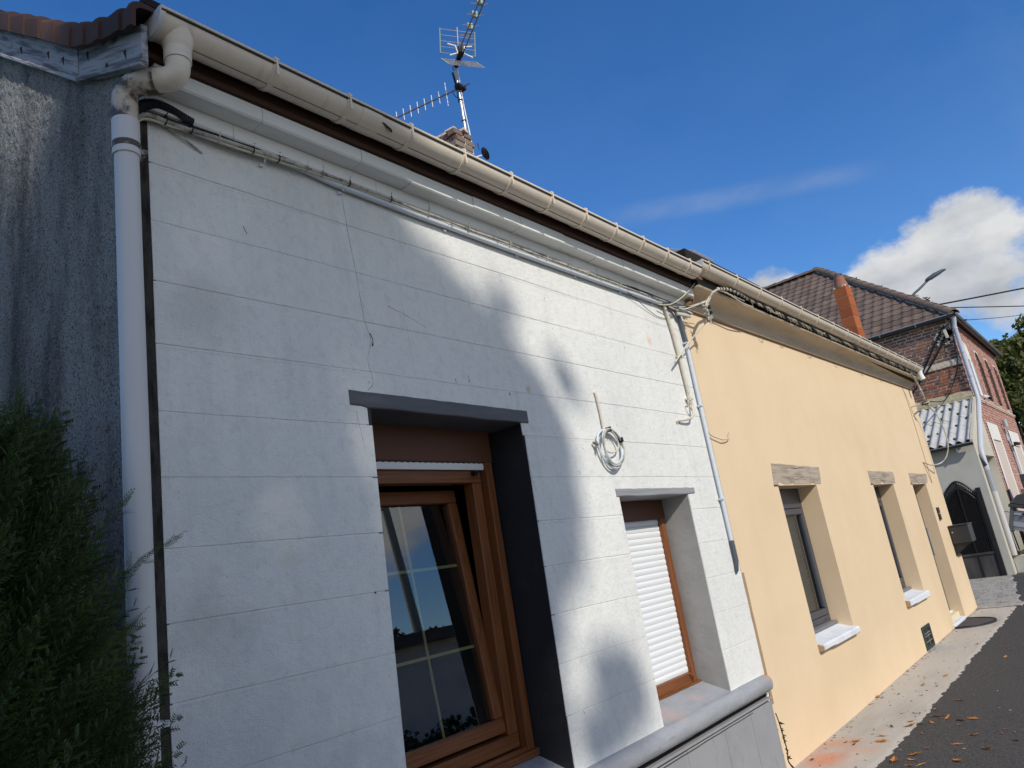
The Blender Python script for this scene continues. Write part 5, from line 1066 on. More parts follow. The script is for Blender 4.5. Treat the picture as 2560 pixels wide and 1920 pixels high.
b = MB(); b.tube([(24.0, 2.30, 3.5), (24.0, 2.4, 3.5)], .02, 8); b.build('arm', galv, WL)
SP = thing('floodlight', 'black floodlight on an arm beside the far white window surround', 'lamp', (24.5, 2.3, 2.93))
b = MB(); b.obox((24.35, 2.22, 2.95), (.10, -.02, 0), (0, .05, .02), (0, -.01, .04)); b.build('head', black_metal, SP, bevel=.01)
b = MB(); b.tube([(24.35, 2.24, 2.93), (24.4, 2.4, 2.88)], .018, 6); b.build('arm', black_metal, SP)
b = MB(); b.box(24.15, 24.32, 2.36, 2.40, 3.05, 3.30); tag(b.build('meter_cover', pipe_grey, None, bevel=.02, origin=(24.2, 2.38, 3.1)), 'pale grey meter cover on the brick front under the wall lamp', 'box')
b = MB(); b.tube([(24.1, 2.36, 3.40), (24.3, 2.37, 3.05), (24.45, 2.37, 2.6), (24.45, 2.37, 1.0)], .03, 8); tag(b.build('drain_pipe', pipe_grey, None, smooth=60, origin=(24.1, 2.36, 3.4)), 'thin grey pipe down the brick front past the floodlight', 'pipe')

# ------------------------------------------------------------------ lean-to with gate
LT = thing('lean_to', 'grey cement lean-to with a corrugated roof against the brick house', 'outbuilding', (18.0, 2.4, 0))
GH = (2.56, 3.36)
b = MB()
for y0, y1, z0, z1 in ((2.372, GH[0], 0, 2.78), (GH[1], 4.6, 0, 2.78)):
    b.box(18.0, 18.2, y0, y1, z0, z1)
n = 16; cy = 2.91
arch = [(GH[0] + (GH[1] - GH[0]) * i / n) for i in range(n + 1)]
for i in range(n):
    y0, y1 = arch[i], arch[i + 1]; f_ = lambda y: 1.93 - .55 * ((y - cy) / .35) ** 2 * .55
    b.hexa([(18.0, y0, max(1.55, f_(y0))), (18.2, y0, max(1.55, f_(y0))), (18.2, y1, max(1.55, f_(y1))), (18.0, y1, max(1.55, f_(y1))), (18.0, y0, 2.78), (18.2, y0, 2.78), (18.2, y1, 2.78), (18.0, y1, 2.78)])
b.build('gate_wall', cement, LT)
b = MB(); b.box(18.2, 18.45, 2.50, 4.6, 0, 2.6); 
sw = MB(); sw.add([(18.0, 2.371, .03), (18.62, 2.371, .03), (18.62, 2.371, 2.55), (20.46, 2.371, 2.55), (20.46, 2.371, .03), (20.5, 2.371, .03), (20.5, 2.371, 3.98), (18.0, 2.371, 2.82)], [(0, 1, 2, 7), (2, 3, 6, 7), (3, 4, 5, 6)])
sw.add([(18.62, 2.371, .03), (18.62, 2.62, .03), (18.62, 2.62, 2.55), (18.62, 2.371, 2.55)], [(3, 2, 1, 0)]); sw.add([(20.46, 2.371, .03), (20.46, 2.62, .03), (20.46, 2.62, 2.55), (20.46, 2.371, 2.55)], [(0, 1, 2, 3)]); sw.add([(18.62, 2.371, 2.55), (18.62, 2.62, 2.55), (20.46, 2.62, 2.55), (20.46, 2.371, 2.55)], [(3, 2, 1, 0)])
sw.build('street_wall', cement_cr, LT)
b = MB(); b.box(18.62, 20.46, 2.60, 2.66, .03, 2.55); dr = b.build('door', shutter_white, LT)
b = MB(); b.box(20.34, 20.45, 2.565, 2.599, .45, 2.35); b.box(18.63, 18.74, 2.565, 2.599, .45, 2.35); b.box(18.63, 20.45, 2.55, 2.599, 2.352, 2.545); b.build('door_frame', zinc_rim, dr)
# corrugated sheets
sl_ = Vector((2.68, 0, 1.21)); sd = sl_.normalized()
def sheet(y0, y1, v0, v1, lift_, seed):
    b = MB(); nn = Vector((-sd.z, 0, sd.x)); n = int((y1 - y0) / .022); rings = []
    for v in [v0 + (v1 - v0) * i / 6 for i in range(7)]:
        o_ = Vector((17.82, 0, 2.80)) + sd * v + nn * (lift_ * (1 - (v - v0) / (v1 - v0)))
        top = []; bot = []
        for i in range(n + 1):
            y = y0 + (y1 - y0) * i / n; w_ = .030 * math.cos((y - 2.42) / .177 * 2 * math.pi) + .004 * nse(y, v, seed, 3)
            top.append(o_ + Vector((0, y, 0)) + nn * (w_ + .03)); bot.append(o_ + Vector((0, y, 0)) + nn * (w_ + .022))
        rings.append(top + bot[::-1])
    b.loft(rings); return b.build('corrugated_sheet', fibro, LT, smooth=50)
sheet(2.40, 3.46, 0, 1.62, .012, 1); sheet(3.44, 4.60, 0.0, 1.6, .018, 2); sheet(2.41, 3.46, 1.5, 2.94, .014, 3); sheet(3.44, 4.60, 1.48, 2.92, .016, 4)
b = MB()
for i in range(24):
    v = R.uniform(.15, 2.8); y = 2.42 + .177 * (R.randint(0, 8) + .5) + R.uniform(-.02, .02); o_ = Vector((17.82, y, 2.80)) + sd * v + Vector((-sd.z, 0, sd.x)) * .012
    a_, c_ = R.uniform(.03, .09), R.uniform(.025, .045)
    b.loft([[o_ + sd * a_ * math.cos(q) * s_ + Vector((0, c_ * math.sin(q) * s_, 0)) + Vector((-sd.z, 0, sd.x)) * h_ for q in [2 * math.pi * k / 9 for k in range(9)]] for s_, h_ in ((1, 0), (.75, .022), (.3, .032))])
b.build('moss_patches', moss, LT, kind='stuff', smooth=50)
b = MB(); n = 30; b.loft([[(20.49, y, 4.18 + .05 * nse(y, 1, 0, 5)), (20.42 + .03 * nse(y, 2, 0, 7), y, 4.13 + .04 * nse(y, 4, 0, 6)), (20.28 + .05 * nse(y, 7, 0, 8), y, 4.02 + .02 * nse(y, 8, 0, 6)), (20.26, y, 3.94), (20.49, y, 3.9)] for y in [2.40 + 2.2 * i / n for i in range(n + 1)]]); b.build('mortar_flaunching', lichen, LT, smooth=30)
b = MB(); b.hexa([(17.98, 2.36, 2.80), (17.98, 2.415, 2.80), (20.5, 2.415, 3.97), (20.5, 2.36, 3.97), (17.98, 2.36, 2.86), (17.98, 2.415, 2.86), (20.5, 2.415, 4.03), (20.5, 2.36, 4.03)]); b.build('verge_cement', cement_cr, LT)
gp = [(.055 * -math.cos(a_), -.055 * math.sin(a_)) for a_ in [math.pi * k / 8 for k in range(9)]]
b = MB(); b.loft([[(17.86 + q[0], y, 2.79 + q[1]) for q in gp] + [(17.86 + q[0] * .9, y, 2.79 + q[1] * .9) for q in gp[::-1]] for y in (2.36, 4.6)]); lg = b.build('gutter', zinc_dark, LT, smooth=40)
b = MB(); b.tube([(17.802, 2.36, 2.796), (17.802, 4.6, 2.796)], .009, 6); b.build('gutter_rim', zinc_rim, lg)
b = MB(); b.box(17.85, 17.87, 2.66, 2.69, 2.66, 2.74); b.build('gutter_bracket', zinc_rim, lg)
# gate, two leaves with an arched top
GT = thing('arched_gate', 'black metal gate with thin vertical bars and an arched top in the cement wall', 'gate', (18.02, 2.9, .05))
zt = lambda y: 2.075 - .30 * abs((y - 2.905) / .30) ** 1.7 - .02 * abs(y - 2.905)
zl = lambda y: zt(y) - .155
b = MB(); b.tube([(18.05, y, zt(y)) for y in [2.60 + .70 * i / 24 for i in range(25)]], .018, 8); b.build('arch_rail', black_metal, GT, smooth=60)
b = MB(); b.tube([(18.05, y, zl(y)) for y in [2.60 + .70 * i / 24 for i in range(25)]], .012, 8); b.build('inner_rail', black_metal, GT, smooth=60)
for i in range(24):
    y = 2.625 + i * .0285
    if abs(y - 2.905) < .012: continue
    b = MB(); b.box(18.043, 18.057, y - .0055, y + .0055, .59, zt(y)); b.build('bar', black_metal, GT)
b = MB(); b.box(18.03, 18.07, 2.893, 2.917, .06, 2.09); b.build('meeting_stile', black_metal, GT)
b = MB(); b.box(18.03, 18.07, 2.59, 2.615, .06, 1.80); b.build('hinge_stile', black_metal, GT)
b = MB(); b.box(18.02, 18.08, 2.60, 3.36, .555, .60); b.build('middle_rail', panel_metal, GT, bevel=.004)
for y0, y1 in ((2.617, 2.891), (2.919, 3.34)):
    b = MB(); b.box(18.04, 18.055, y0, y1, .10, .553); b.build('sheet_panel', panel_metal, GT, bevel=.004)
b = MB(); b.box(18.02, 18.08, 2.60, 3.36, .055, .10); b.build('bottom_rail', zinc_rim, GT, bevel=.004)
b = MB(); b.tube([(18.02, 2.93, 1.02), (17.96, 2.93, 1.02), (17.96, 2.86, 1.02)], .012, 6); b.build('handle', chrome, GT)
GT.location.x -= .085
b = MB(); b.box(17.93, 17.998, 2.50, 2.585, .03, 1.88); tag(b.build('gate_post', black_metal, None, bevel=.004, origin=(18.0, 2.54, .03)), 'square black post at the right side of the arched gate', 'post')
b = MB(); b.box(18.3, 19.5, 2.7, 4.6, 0, 2.5); b.build('yard_shade_block', room_dark, LT)  # near-black block standing in for the shade behind the gate

# terrace, retaining wall, barbecue
b = MB(); rings = []
for i in range(31):
    y = 2.36 - 1.9 * i / 30; rings.append([(18.34 + .01 * nse(y, 1, 0, 5), y, .02), (18.33 + .012 * nse(y, 2, 0, 5), y, .43 + .006 * nse(y, 3, 0, 5)), (18.36, y, .445), (18.52, y, .445), (18.52, y, .02)])
b.loft(rings); RT = b.build('retaining_wall', cement, None, smooth=25, origin=(18.34, 1.5, .03)); tag(RT, 'low grey concrete retaining wall beyond the gate', 'wall')
b = MB(); b.box(18.525, 28.5, .4, 2.37, .0, .43); b.build('terrace', soil_m, kind='structure')
b = MB(); b.loft([[(18.36, 2.34, .44), (18.36, 2.10, .44), (18.52, 2.1, .44), (18.52, 2.34, .44)], [(18.38, 2.33, .50), (18.38, 2.12, .495), (18.5, 2.12, .5), (18.5, 2.33, .5)]]);
so_ = MB(); n = 24
so_.loft([[(18.36 + .01 * nse(y, 1, 0, 9), y, .446), (18.37, y, .49 + .02 * nse(y, 4, 0, 9)), (18.6, y, .50 + .02 * nse(y, 5, 0, 9)), (18.7, y, .43)] for y in [2.35 - 1.5 * i / n for i in range(n + 1)]], closed=False, caps=False); tag(so_.build('soil_border', soil_m, None, smooth=50, origin=(18.5, 1.6, .44)), 'strip of reddish soil on top of the retaining wall', 'soil')
b = MB()
for i in range(40):
    c_ = Vector((18.36 + R.gauss(0, .03), 2.27 + R.gauss(0, .04), .47 + abs(R.gauss(0, .03)))); u = Vector((R.gauss(0, 1), R.gauss(0, 1), R.gauss(0, 1))).normalized() * .03; v = u.orthogonal().normalized() * .02
    b.add([c_ - u - v, c_ + u - v, c_ + u + v, c_ - u + v], [(0, 1, 2, 3)], R.random())
tag(b.build('weed', leaf_m, None, origin=(18.36, 2.27, .45)), 'small green weed at the corner of the retaining wall by the gate', 'plant')
QB = thing('gas_barbecue', 'tilted grey gas barbecue with a dark lid and vented front on the terrace', 'barbecue', (19.2, 2.2, .5))
tq = rad(19); qv = Vector((0, -math.sin(tq), math.cos(tq))); qu = Vector((0, -math.cos(tq), -math.sin(tq))); qn = Vector((1, 0, 0)); q0 = Vector((19.2, 2.415, .885))
def qb(b, u0, u1, v0, v1, d0, d1):
    P_ = lambda u, v, d: q0 + qu * u + qv * v + qn * d
    return b.hexa([P_(u0, v0, d0), P_(u1, v0, d0), P_(u1, v0, d1), P_(u0, v0, d1), P_(u0, v1, d0), P_(u1, v1, d0), P_(u1, v1, d1), P_(u0, v1, d1)])
b = MB(); qb(b, 0, .07, 0, .53, 0, .45); b.build('side_panel', lamp_m, QB, bevel=.01)
b = MB(); qb(b, .95, 1.02, 0, .53, 0, .45); b.build('side_panel', lamp_m, QB, bevel=.01)
b = MB(); qb(b, .071, .949, .13, .24, .03, .42); b.build('lower_front', zinc_rim, QB, bevel=.008)
b = MB(); qb(b, .071, .949, .05, .128, .06, .42); b.build('grease_tray', galv, QB, bevel=.006)
for i in range(5):
    b = MB(); qb(b, .075, .945, .25 + i * .024, .262 + i * .024, .03, .05); b.build('vent_slat', zinc_rim, QB)
b = MB(); qb(b, .075, .945, .242, .37, .055, .40); b.build('vent_back', black_rub, QB)
b = MB(); qb(b, .071, .949, .372, .46, .02, .42); b.build('control_panel', zinc_rim, QB, bevel=.008)
for i in range(3): b = MB(); c_ = q0 + qu * (.25 + .25 * i) + qv * .415; b.tube([c_ + qn * .02, c_ - qn * .015], .028, 12); b.build('knob', black_metal, QB)
b = MB(); qb(b, -.03, 1.05, .53, .60, -.03, .48); b.build('lid_base', dish_m, QB, bevel=.012)
b = MB(); pl = [(-.02, .60), (.10, .80), (.25, .87), (.80, .87), (.92, .80), (1.04, .60)]
b.prism(pl, lambda q, t: q0 + qu * q[0] + qv * q[1] + qn * t, -.01, .46); b.build('lid', M('dark_lid', (.06, .058, .065), .35, spec=.5), QB, bevel=.02)
b = MB(); c_ = q0 + qu * .30; b.tube([c_ + qv * .64 - qn * .01, c_ + qv * .66 - qn * .06, c_ + qu * .4 + qv * .66 - qn * .06, c_ + qu * .4 + qv * .64 - qn * .01], .014, 8); b.build('lid_handle', black_metal, QB)
for u, d in ((.03, .03), (.98, .03), (.03, .42), (.98, .42)):
    p_ = q0 + qu * u + qn * d; b = MB(); b.tube([p_, (p_.x, p_.y - .02, .47)], .014, 6); b.build('leg', black_metal, QB)
b = MB(); b.tube(spline([q0 + qv * .42 - qn * .01, q0 - qu * .10 + qv * .40, q0 - qu * .12 + qv * .2, q0 - qu * .06 + qv * .05], 8), .008, 6); b.build('side_handle', black_metal, QB)
b = MB(); b.prism([(1.55, .45), (2.20, .45), (2.12, .62), (1.9, .70), (1.62, .62)], lambda q, t: (t, q[0], q[1]), 19.9, 20.5); tag(b.build('rubble_mound', lichen, None, bevel=.05, origin=(20.2, 1.9, .45)), 'pale earth mound on the terrace behind the barbecue legs', 'mound')
PT = thing('planter', 'weathered brown planter trough behind the barbecue lid', 'planter', (21.0, 1.9, 1.45))
b = MB(); b.box(20.6, 21.6, 1.55, 2.1, .45, 1.72); b.build('trough', rot_wood, PT, bevel=.01)
b = MB(); b.box(20.7, 21.5, 1.58, 2.05, 1.722, 2.05); b.build('cover', zinc_dark, PT, bevel=.02)

# ------------------------------------------------------------------ street lamp, wires
SLp = thing('street_lamp', 'grey street lamp on a curved arm over the brown hip roof', 'street lamp', (32.9, 4.75, 0))
b = MB(); b.tube([(32.95, 4.68, 0), (32.95, 4.68, 9.95)], [.16, .10], 10); b.build('pole', conc_pole, SLp, smooth=40)
q = spline([(32.88, 4.78, 9.4), (32.85, 4.80, 9.8), (32.86, 4.76, 9.98), (33.0, 4.45, 10.2), (33.17, 4.18, 10.43)], 8)
b = MB(); b.tube(q, .05, 8); b.build('arm', lamp_m, SLp, smooth=60)
hA, hB = Vector((33.15, 4.22, 10.40)), Vector((33.57, 3.52, 10.74)); hdn = (hB - hA).normalized(); hs_ = Vector((.85, .5, .0)).normalized(); hu = hs_.cross(hdn)
if hu.z < 0: hu = -hu
b = MB(); L_ = (hB - hA).length
b.loft([[hA + hdn * L_ * t + hs_ * w_ * math.cos(a_) + hu * (h_ * max(0, math.sin(a_)) - .03 * max(0, -math.sin(a_))) for a_ in [2 * math.pi * k / 14 for k in range(14)]] for t, w_, h_ in ((0, .08, .07), (.1, .17, .12), (.45, .25, .14), (.85, .22, .10), (1, .12, .04))]); b.build('lamp_head', lamp_m, SLp, smooth=50)
b = MB(); b.obox(hA + hdn * L_ * .55 - hu * .034, hdn * .22, hs_ * .11, hu * .006); b.build('lens', zinc_rim, SLp)
b = MB()
for i in range(14): b.tube([(32.95 + R.uniform(-.15, .15), 4.55 + R.uniform(-.2, .15), 9.5 + R.uniform(-.2, .3)), (32.95 + R.uniform(-.2, .2), 4.45 + R.uniform(-.3, .2), 9.4 + R.uniform(-.2, .4))], .02, 5)
b.build('cable_fittings', black_rub, SLp)
def wire(pts, r, label):
    b = MB(); b.tube(pts, r, 6); tag(b.build('overhead_wire', black_rub, None, origin=pts[0]), label, 'wire', 'overhead wires')
def sag(p0, p1, s_, n=24):
    p0, p1 = Vector(p0), Vector(p1); return [p0.lerp(p1, i / n) - Vector((0, 0, s_ * 4 * (i / n) * (1 - i / n))) for i in range(n + 1)]
def along(a_, b_, k): a_, b_ = Vector(a_), Vector(b_); return a_ + (b_ - a_) * k
wire(sag((33.0, 4.5, 9.38), along((33.0, 4.5, 9.38), (35.69, 1.3, 9.62), 6), .15), .032, 'thick black overhead wire from the street lamp pole, upper of the three')
wire(sag((33.0, 4.5, 9.34), along((33.0, 4.5, 9.34), (35.76, 1.51, 8.9), 6), .1), .02, 'black overhead wire from the street lamp pole, middle of the three')
wire(sag((20.76, 2.2, 5.91), along((20.76, 2.2, 5.91), (32.58, 1.6, 7.965), 1.6), .05), .010, 'thin overhead wire leaving the brick house eave, lowest of the three')
b = MB(); b.tube([(20.8, 2.2, 5.915), (21.6, 2.155, 6.05)], .022, 6); b.build('wire_anchor', black_rub, BH)

# ------------------------------------------------------------------ leaves, trees, hedge
def leafmass(centres, rad_, per, size, rng, squash=.8):
    """many leaf faces in clumps; returns verts, faces, tints as one mesh"""
    n = len(centres) * per; c = np.repeat(np.array(centres), per, axis=0)
    rr = np.repeat(np.array(rad_), per); d = rng.normal(size=(n, 3)); d /= np.linalg.norm(d, axis=1)[:, None]
    c = c + d * (rr * rng.random(n) ** .45)[:, None] * np.array([1, 1, squash])
    u = rng.normal(size=(n, 3)); u /= np.linalg.norm(u, axis=1)[:, None]; w_ = np.cross(u, rng.normal(size=(n, 3))); w_ /= np.linalg.norm(w_, axis=1)[:, None]
    s_ = size * (.6 + .8 * rng.random(n)); nn = np.cross(u, w_)
    v = np.stack([c - u * s_[:, None], c + w_ * s_[:, None] * .55 + nn * s_[:, None] * .12, c + u * s_[:, None], c - w_ * s_[:, None] * .55 + nn * s_[:, None] * .12], 1).reshape(-1, 3)
    tint = np.clip(np.repeat(rng.random(len(centres)), per) * .6 + rng.random(n) * .4, 0, 1)
    return v, n, tint
def leaf_obj(name, v, n, tint, mat, parent):
    off = np.array(wloc(parent)); me = bpy.data.meshes.new(name); me.vertices.add(len(v)); me.vertices.foreach_set('co', (v - off).astype(np.float32).ravel())
    me.loops.add(n * 4); me.loops.foreach_set('vertex_index', np.arange(n * 4, dtype=np.int32)); me.polygons.add(n); me.polygons.foreach_set('loop_start', np.arange(0, n * 4, 4, dtype=np.int32))
    me.update(calc_edges=True); a_ = me.attributes.new('tint', 'FLOAT', 'FACE'); a_.data.foreach_set('value', tint.astype(np.float32)); me.materials.append(mat)
    o = bpy.data.objects.new(name, me); C.objects.link(o); o.parent = parent; return o
rg = np.random.default_rng(5)
def tree(loc, h0, blobs, per, size, label, mat, trunk_r, seed, nclump=60, clump=.45):
    T = thing('broadleaf_tree', label, 'tree', loc); r2 = random.Random(seed); cs_, rs_ = [], []
    for (bx, by, bz, br) in blobs:
        for i in range(int(nclump * (br / 2) ** 2) + 6):
            d = Vector((r2.gauss(0, 1), r2.gauss(0, 1), r2.gauss(0, 1))).normalized() * br * (r2.random() ** .35)
            cs_.append((bx + d.x, by + d.y, bz + d.z * .9)); rs_.append(clump * r2.uniform(.6, 1.3))
    v, n, ti = leafmass(cs_, rs_, per, size, rg); leaf_obj('crown', v, n, ti, mat, T)
    b = MB(); base = Vector(loc); top = Vector((sum(q[0] for q in blobs) / len(blobs), sum(q[1] for q in blobs) / len(blobs), max(q[2] for q in blobs)))
    b.tube([base, base.lerp(top, .4) + Vector((.1, 0, 0)), base.lerp(top, .8)], [trunk_r, trunk_r * .7, trunk_r * .3], 10)
    for q in blobs:
        st_ = base.lerp(top, r2.uniform(.35, .6)); e_ = Vector(q[:3]); b.tube([st_, st_.lerp(e_, .5) + Vector((0, 0, .15)), e_], [trunk_r * .4, trunk_r * .25, trunk_r * .08], 7)
    b.build('trunk', bark, T, smooth=60); return T
tree((50.8, 1.6, 0), 0, [(49.3, 2.5, 9.5, 1.9), (50.3, 1.5, 8.0, 2.6), (51.5, .4, 10.3, 2.2), (48.9, 3.9, 9.0, 1.0), (50.0, 2.6, 6.0, 2.8), (52, -1, 7.5, 3)], 90, .17, 'tall green tree rising behind the brick house at the right edge', leaf_m, .3, 3, 46, .5)
tree((42.9, 1.0, 0), 0, [(42.9, 1.7, 6.1, 1.35), (43.0, 1.0, 4.4, 1.6), (43.6, .1, 6.6, 1.8), (42.8, 2.1, 3.4, 1.3), (43.4, -.4, 4, 2.0), (42.9, 2.5, 4.9, 1.0)], 110, .085, 'olive and yellow green bushy tree just beyond the brick house front', leaf_m, .2, 9, 120, .34)
tree((46.6, 3.9, 0), 0, [(46.9, 4.1, 8.9, .75), (46.8, 3.9, 7.9, 1.1), (46.6, 4.0, 6.4, 1.3)], 80, .13, 'small tree top showing between the brick house eave and the taller tree', leaf_m, .15, 13, 90, .4)
# big street tree behind the camera: it shades the left of the white house
SDV = Vector((.45, 1, -.79)); t_rng = random.Random(21)
ST = thing('street_tree', 'large street tree across the lane shading the left end of the white house', 'tree', (-8.2, -16.6, 0))
edge_x = lambda z: float(np.interp(z, [-.5, .7, 1.0, 1.27, 1.42, 1.65, 1.9, 2.16, 2.43, 2.57, 2.76, 2.92, 3.15, 3.34, 3.7, 4.4, 5.2, 7], [2.6, 3.0, 3.05, 3.0, 3.18, 3.36, 3.46, 3.50, 3.46, 3.38, 3.12, 2.88, 2.66, 2.30, 1.95, 1.7, 1.0, .3]))
cs_, rs_ = [], []
def addc(x, z, t, r_): p_ = Vector((x, 2.4, z)) - SDV * t; cs_.append(tuple(p_)); rs_.append(r_)
cnt = 0
while cnt < 520:
    x, z = t_rng.uniform(-1.6, 3.5), t_rng.uniform(-.6, 6.2)
    r_ = t_rng.uniform(.16, .34)
    if x > edge_x(z) - r_ * .8: continue
    if 4.2 < z < 5.8 and abs(x - (.60 - (z - 4.8) * .24)) < .13 + r_ * .75: continue          # sky hole: sun on the gable
    if abs(x - (2.22 + (3.2 - z) * .16)) < .10 and 2.6 < z < 3.35 and t_rng.random() < .45: continue   # lighter slit on the wall
    if (x - 1.63) ** 2 + ((z - 2.70) * .8) ** 2 < .012 or (x - 2.45) ** 2 + ((z - 2.70) * .5) ** 2 < .010: continue
    addc(x, z, t_rng.uniform(15, 20), r_); cnt += 1
for x, z, r_ in ((3.63, 1.0, .13), (3.70, .86, .12), (3.50, .80, .14), (3.45, 1.06, .07), (3.3, .74, .14), (3.02, 2.98, .06), (3.12, 3.05, .05), (3.55, 2.72, .045), (3.6, 2.62, .05), (3.44, 1.0, .08)): addc(x, z, 17.5, r_)
for i in range(330):
    z = t_rng.uniform(.9, 3.5); r_ = t_rng.uniform(.09, .2); addc(edge_x(z) - r_ * .75 - abs(t_rng.gauss(0, .42)), z, t_rng.uniform(15, 19), r_)
for i in range(110): addc(t_rng.uniform(-5.5, -.6), t_rng.uniform(-.8, 5.5), t_rng.uniform(14, 21), t_rng.uniform(.35, .6))
v, n, ti = leafmass(cs_, rs_, 85, .085, rg, 1.0); leaf_obj('crown', v, n, ti, leaf_dark, ST)
b = MB(); b.tube([(-8.2, -16.6, 0), (-8.1, -16.5, 7), (-7.6, -15.6, 13), (-7.2, -15, 17)], [.4, .32, .2, .08], 12)
for i in range(26):
    c_ = Vector(cs_[t_rng.randrange(len(cs_))]); s0 = Vector((-8.1, -16.5, t_rng.uniform(7, 12))); b.tube([s0, s0.lerp(c_, .55) + Vector((0, 0, .4)), c_], [.12, .07, .02], 6)
b.build('trunk', bark, ST, smooth=60)
# thuja bushes by the gable
def frond():
    v = []
    def strip(p0, p1, w0):
        p0, p1 = np.array(p0), np.array(p1); d = p1 - p0; s_ = np.cross(d, (0, 1, 0)); s_ = s_ / (np.linalg.norm(s_) + 1e-9)
        mid = p0 + (p1 - p0) * .4; v.extend([p0, mid - s_ * w0, p1, mid + s_ * w0])
    strip((0, 0, 0), (0, 0, 1.0), .012)
    for i in range(13):
        t = .10 + i * .068; side = 1 if i % 2 else -1; l = .34 * (1 - t * .72)
        a_ = rad(36); e = np.array((side * math.sin(a_) * l, .05 * math.sin(i * 1.7), t + math.cos(a_) * l)); b0 = np.array((0, 0, t)); strip(b0, e, .0095)
        for j in range(4):
            tt_ = .22 + j * .20; q = b0 + (e - b0) * tt_; l2 = l * .36 * (1.05 - tt_ * .55)
            for s2 in (-1, 1):
                ang = side * a_ + s2 * rad(36); strip(q, q + np.array((math.sin(ang) * l2, .03 * s2, math.cos(ang) * l2)), .0085)
    return np.array(v)
fv = frond(); fcnt = len(fv)
def thuja(loc, label, H, rx, ry, nf, seed, sprigs=()):
    T = thing('thuja_bush', label, 'bush', loc, 'thuja bushes'); r3 = np.random.default_rng(seed); V, TI_ = [], []
    def put(p_, d, s_, tint):
        d = d / np.linalg.norm(d); a_ = r3.normal(size=3); x_ = np.cross(d, a_); x_ /= np.linalg.norm(x_); y_ = np.cross(d, x_)
        V.append(p_ + fv @ (np.stack([x_, y_, d]) * s_)); TI_.append(tint)
    L0 = np.array(loc)
    for k in range(nf):
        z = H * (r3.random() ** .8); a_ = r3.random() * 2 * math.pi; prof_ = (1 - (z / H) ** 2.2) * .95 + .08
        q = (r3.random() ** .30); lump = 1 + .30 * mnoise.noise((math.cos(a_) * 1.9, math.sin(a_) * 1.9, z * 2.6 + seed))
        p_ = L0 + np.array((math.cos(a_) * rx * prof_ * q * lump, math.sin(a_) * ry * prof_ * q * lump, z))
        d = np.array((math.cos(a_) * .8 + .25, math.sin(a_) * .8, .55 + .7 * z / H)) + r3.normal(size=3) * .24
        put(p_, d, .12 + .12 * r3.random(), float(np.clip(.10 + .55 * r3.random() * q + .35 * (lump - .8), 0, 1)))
    for (x, y, z, dx, dy, dz, l, s_) in sprigs:                      # leader shoots: a stem with fronds up its length
        p0 = np.array((x, y, z)); d = np.array((dx, dy, dz)); d = d / np.linalg.norm(d)
        m_ = int(l / .018) + 3
        for i in range(m_):
            t = i / m_; dd = d + r3.normal(size=3) * (.55 * (1 - t * .6)); put(p0 + d * l * t, dd, s_ * (1.05 - .45 * t), .55 + .35 * float(r3.random()))
        put(p0 + d * l * .9, d, s_ * .9, .9)
    Va = np.concatenate(V); leaf_obj('foliage', Va, len(Va) // 4, np.repeat(np.array(TI_), fcnt // 4), thuja_m, T)
    b = MB(); b.tube([loc, (loc[0], loc[1], H * .9)], [.04, .01], 7)
    for i in range(14):
        z = H * (.1 + .055 * i); a_ = i * 2.4; b.tube([(loc[0], loc[1], z), (loc[0] + math.cos(a_) * rx * .6, loc[1] + math.sin(a_) * ry * .6, z + .18)], [.012, .004], 5)
    b.build('stem', thuja_twig, T)
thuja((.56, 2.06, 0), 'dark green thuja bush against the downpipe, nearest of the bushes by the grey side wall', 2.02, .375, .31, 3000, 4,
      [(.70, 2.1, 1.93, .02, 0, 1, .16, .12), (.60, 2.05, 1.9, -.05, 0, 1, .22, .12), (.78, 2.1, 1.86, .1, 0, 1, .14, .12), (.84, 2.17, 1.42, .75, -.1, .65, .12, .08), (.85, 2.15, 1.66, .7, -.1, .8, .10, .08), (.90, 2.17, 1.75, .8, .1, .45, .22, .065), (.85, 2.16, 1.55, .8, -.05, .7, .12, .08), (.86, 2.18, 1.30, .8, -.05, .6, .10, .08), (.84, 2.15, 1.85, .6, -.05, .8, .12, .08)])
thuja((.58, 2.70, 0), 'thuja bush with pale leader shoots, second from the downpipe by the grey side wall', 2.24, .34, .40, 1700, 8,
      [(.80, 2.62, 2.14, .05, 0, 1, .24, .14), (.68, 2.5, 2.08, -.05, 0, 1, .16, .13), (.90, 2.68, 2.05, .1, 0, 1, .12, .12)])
thuja((.58, 3.5, 0), 'farthest thuja bush from the downpipe, mostly hidden behind the other two', 2.35, .38, .42, 700, 12, [(.7, 3.3, 2.25, 0, 0, 1, .2, .13)])

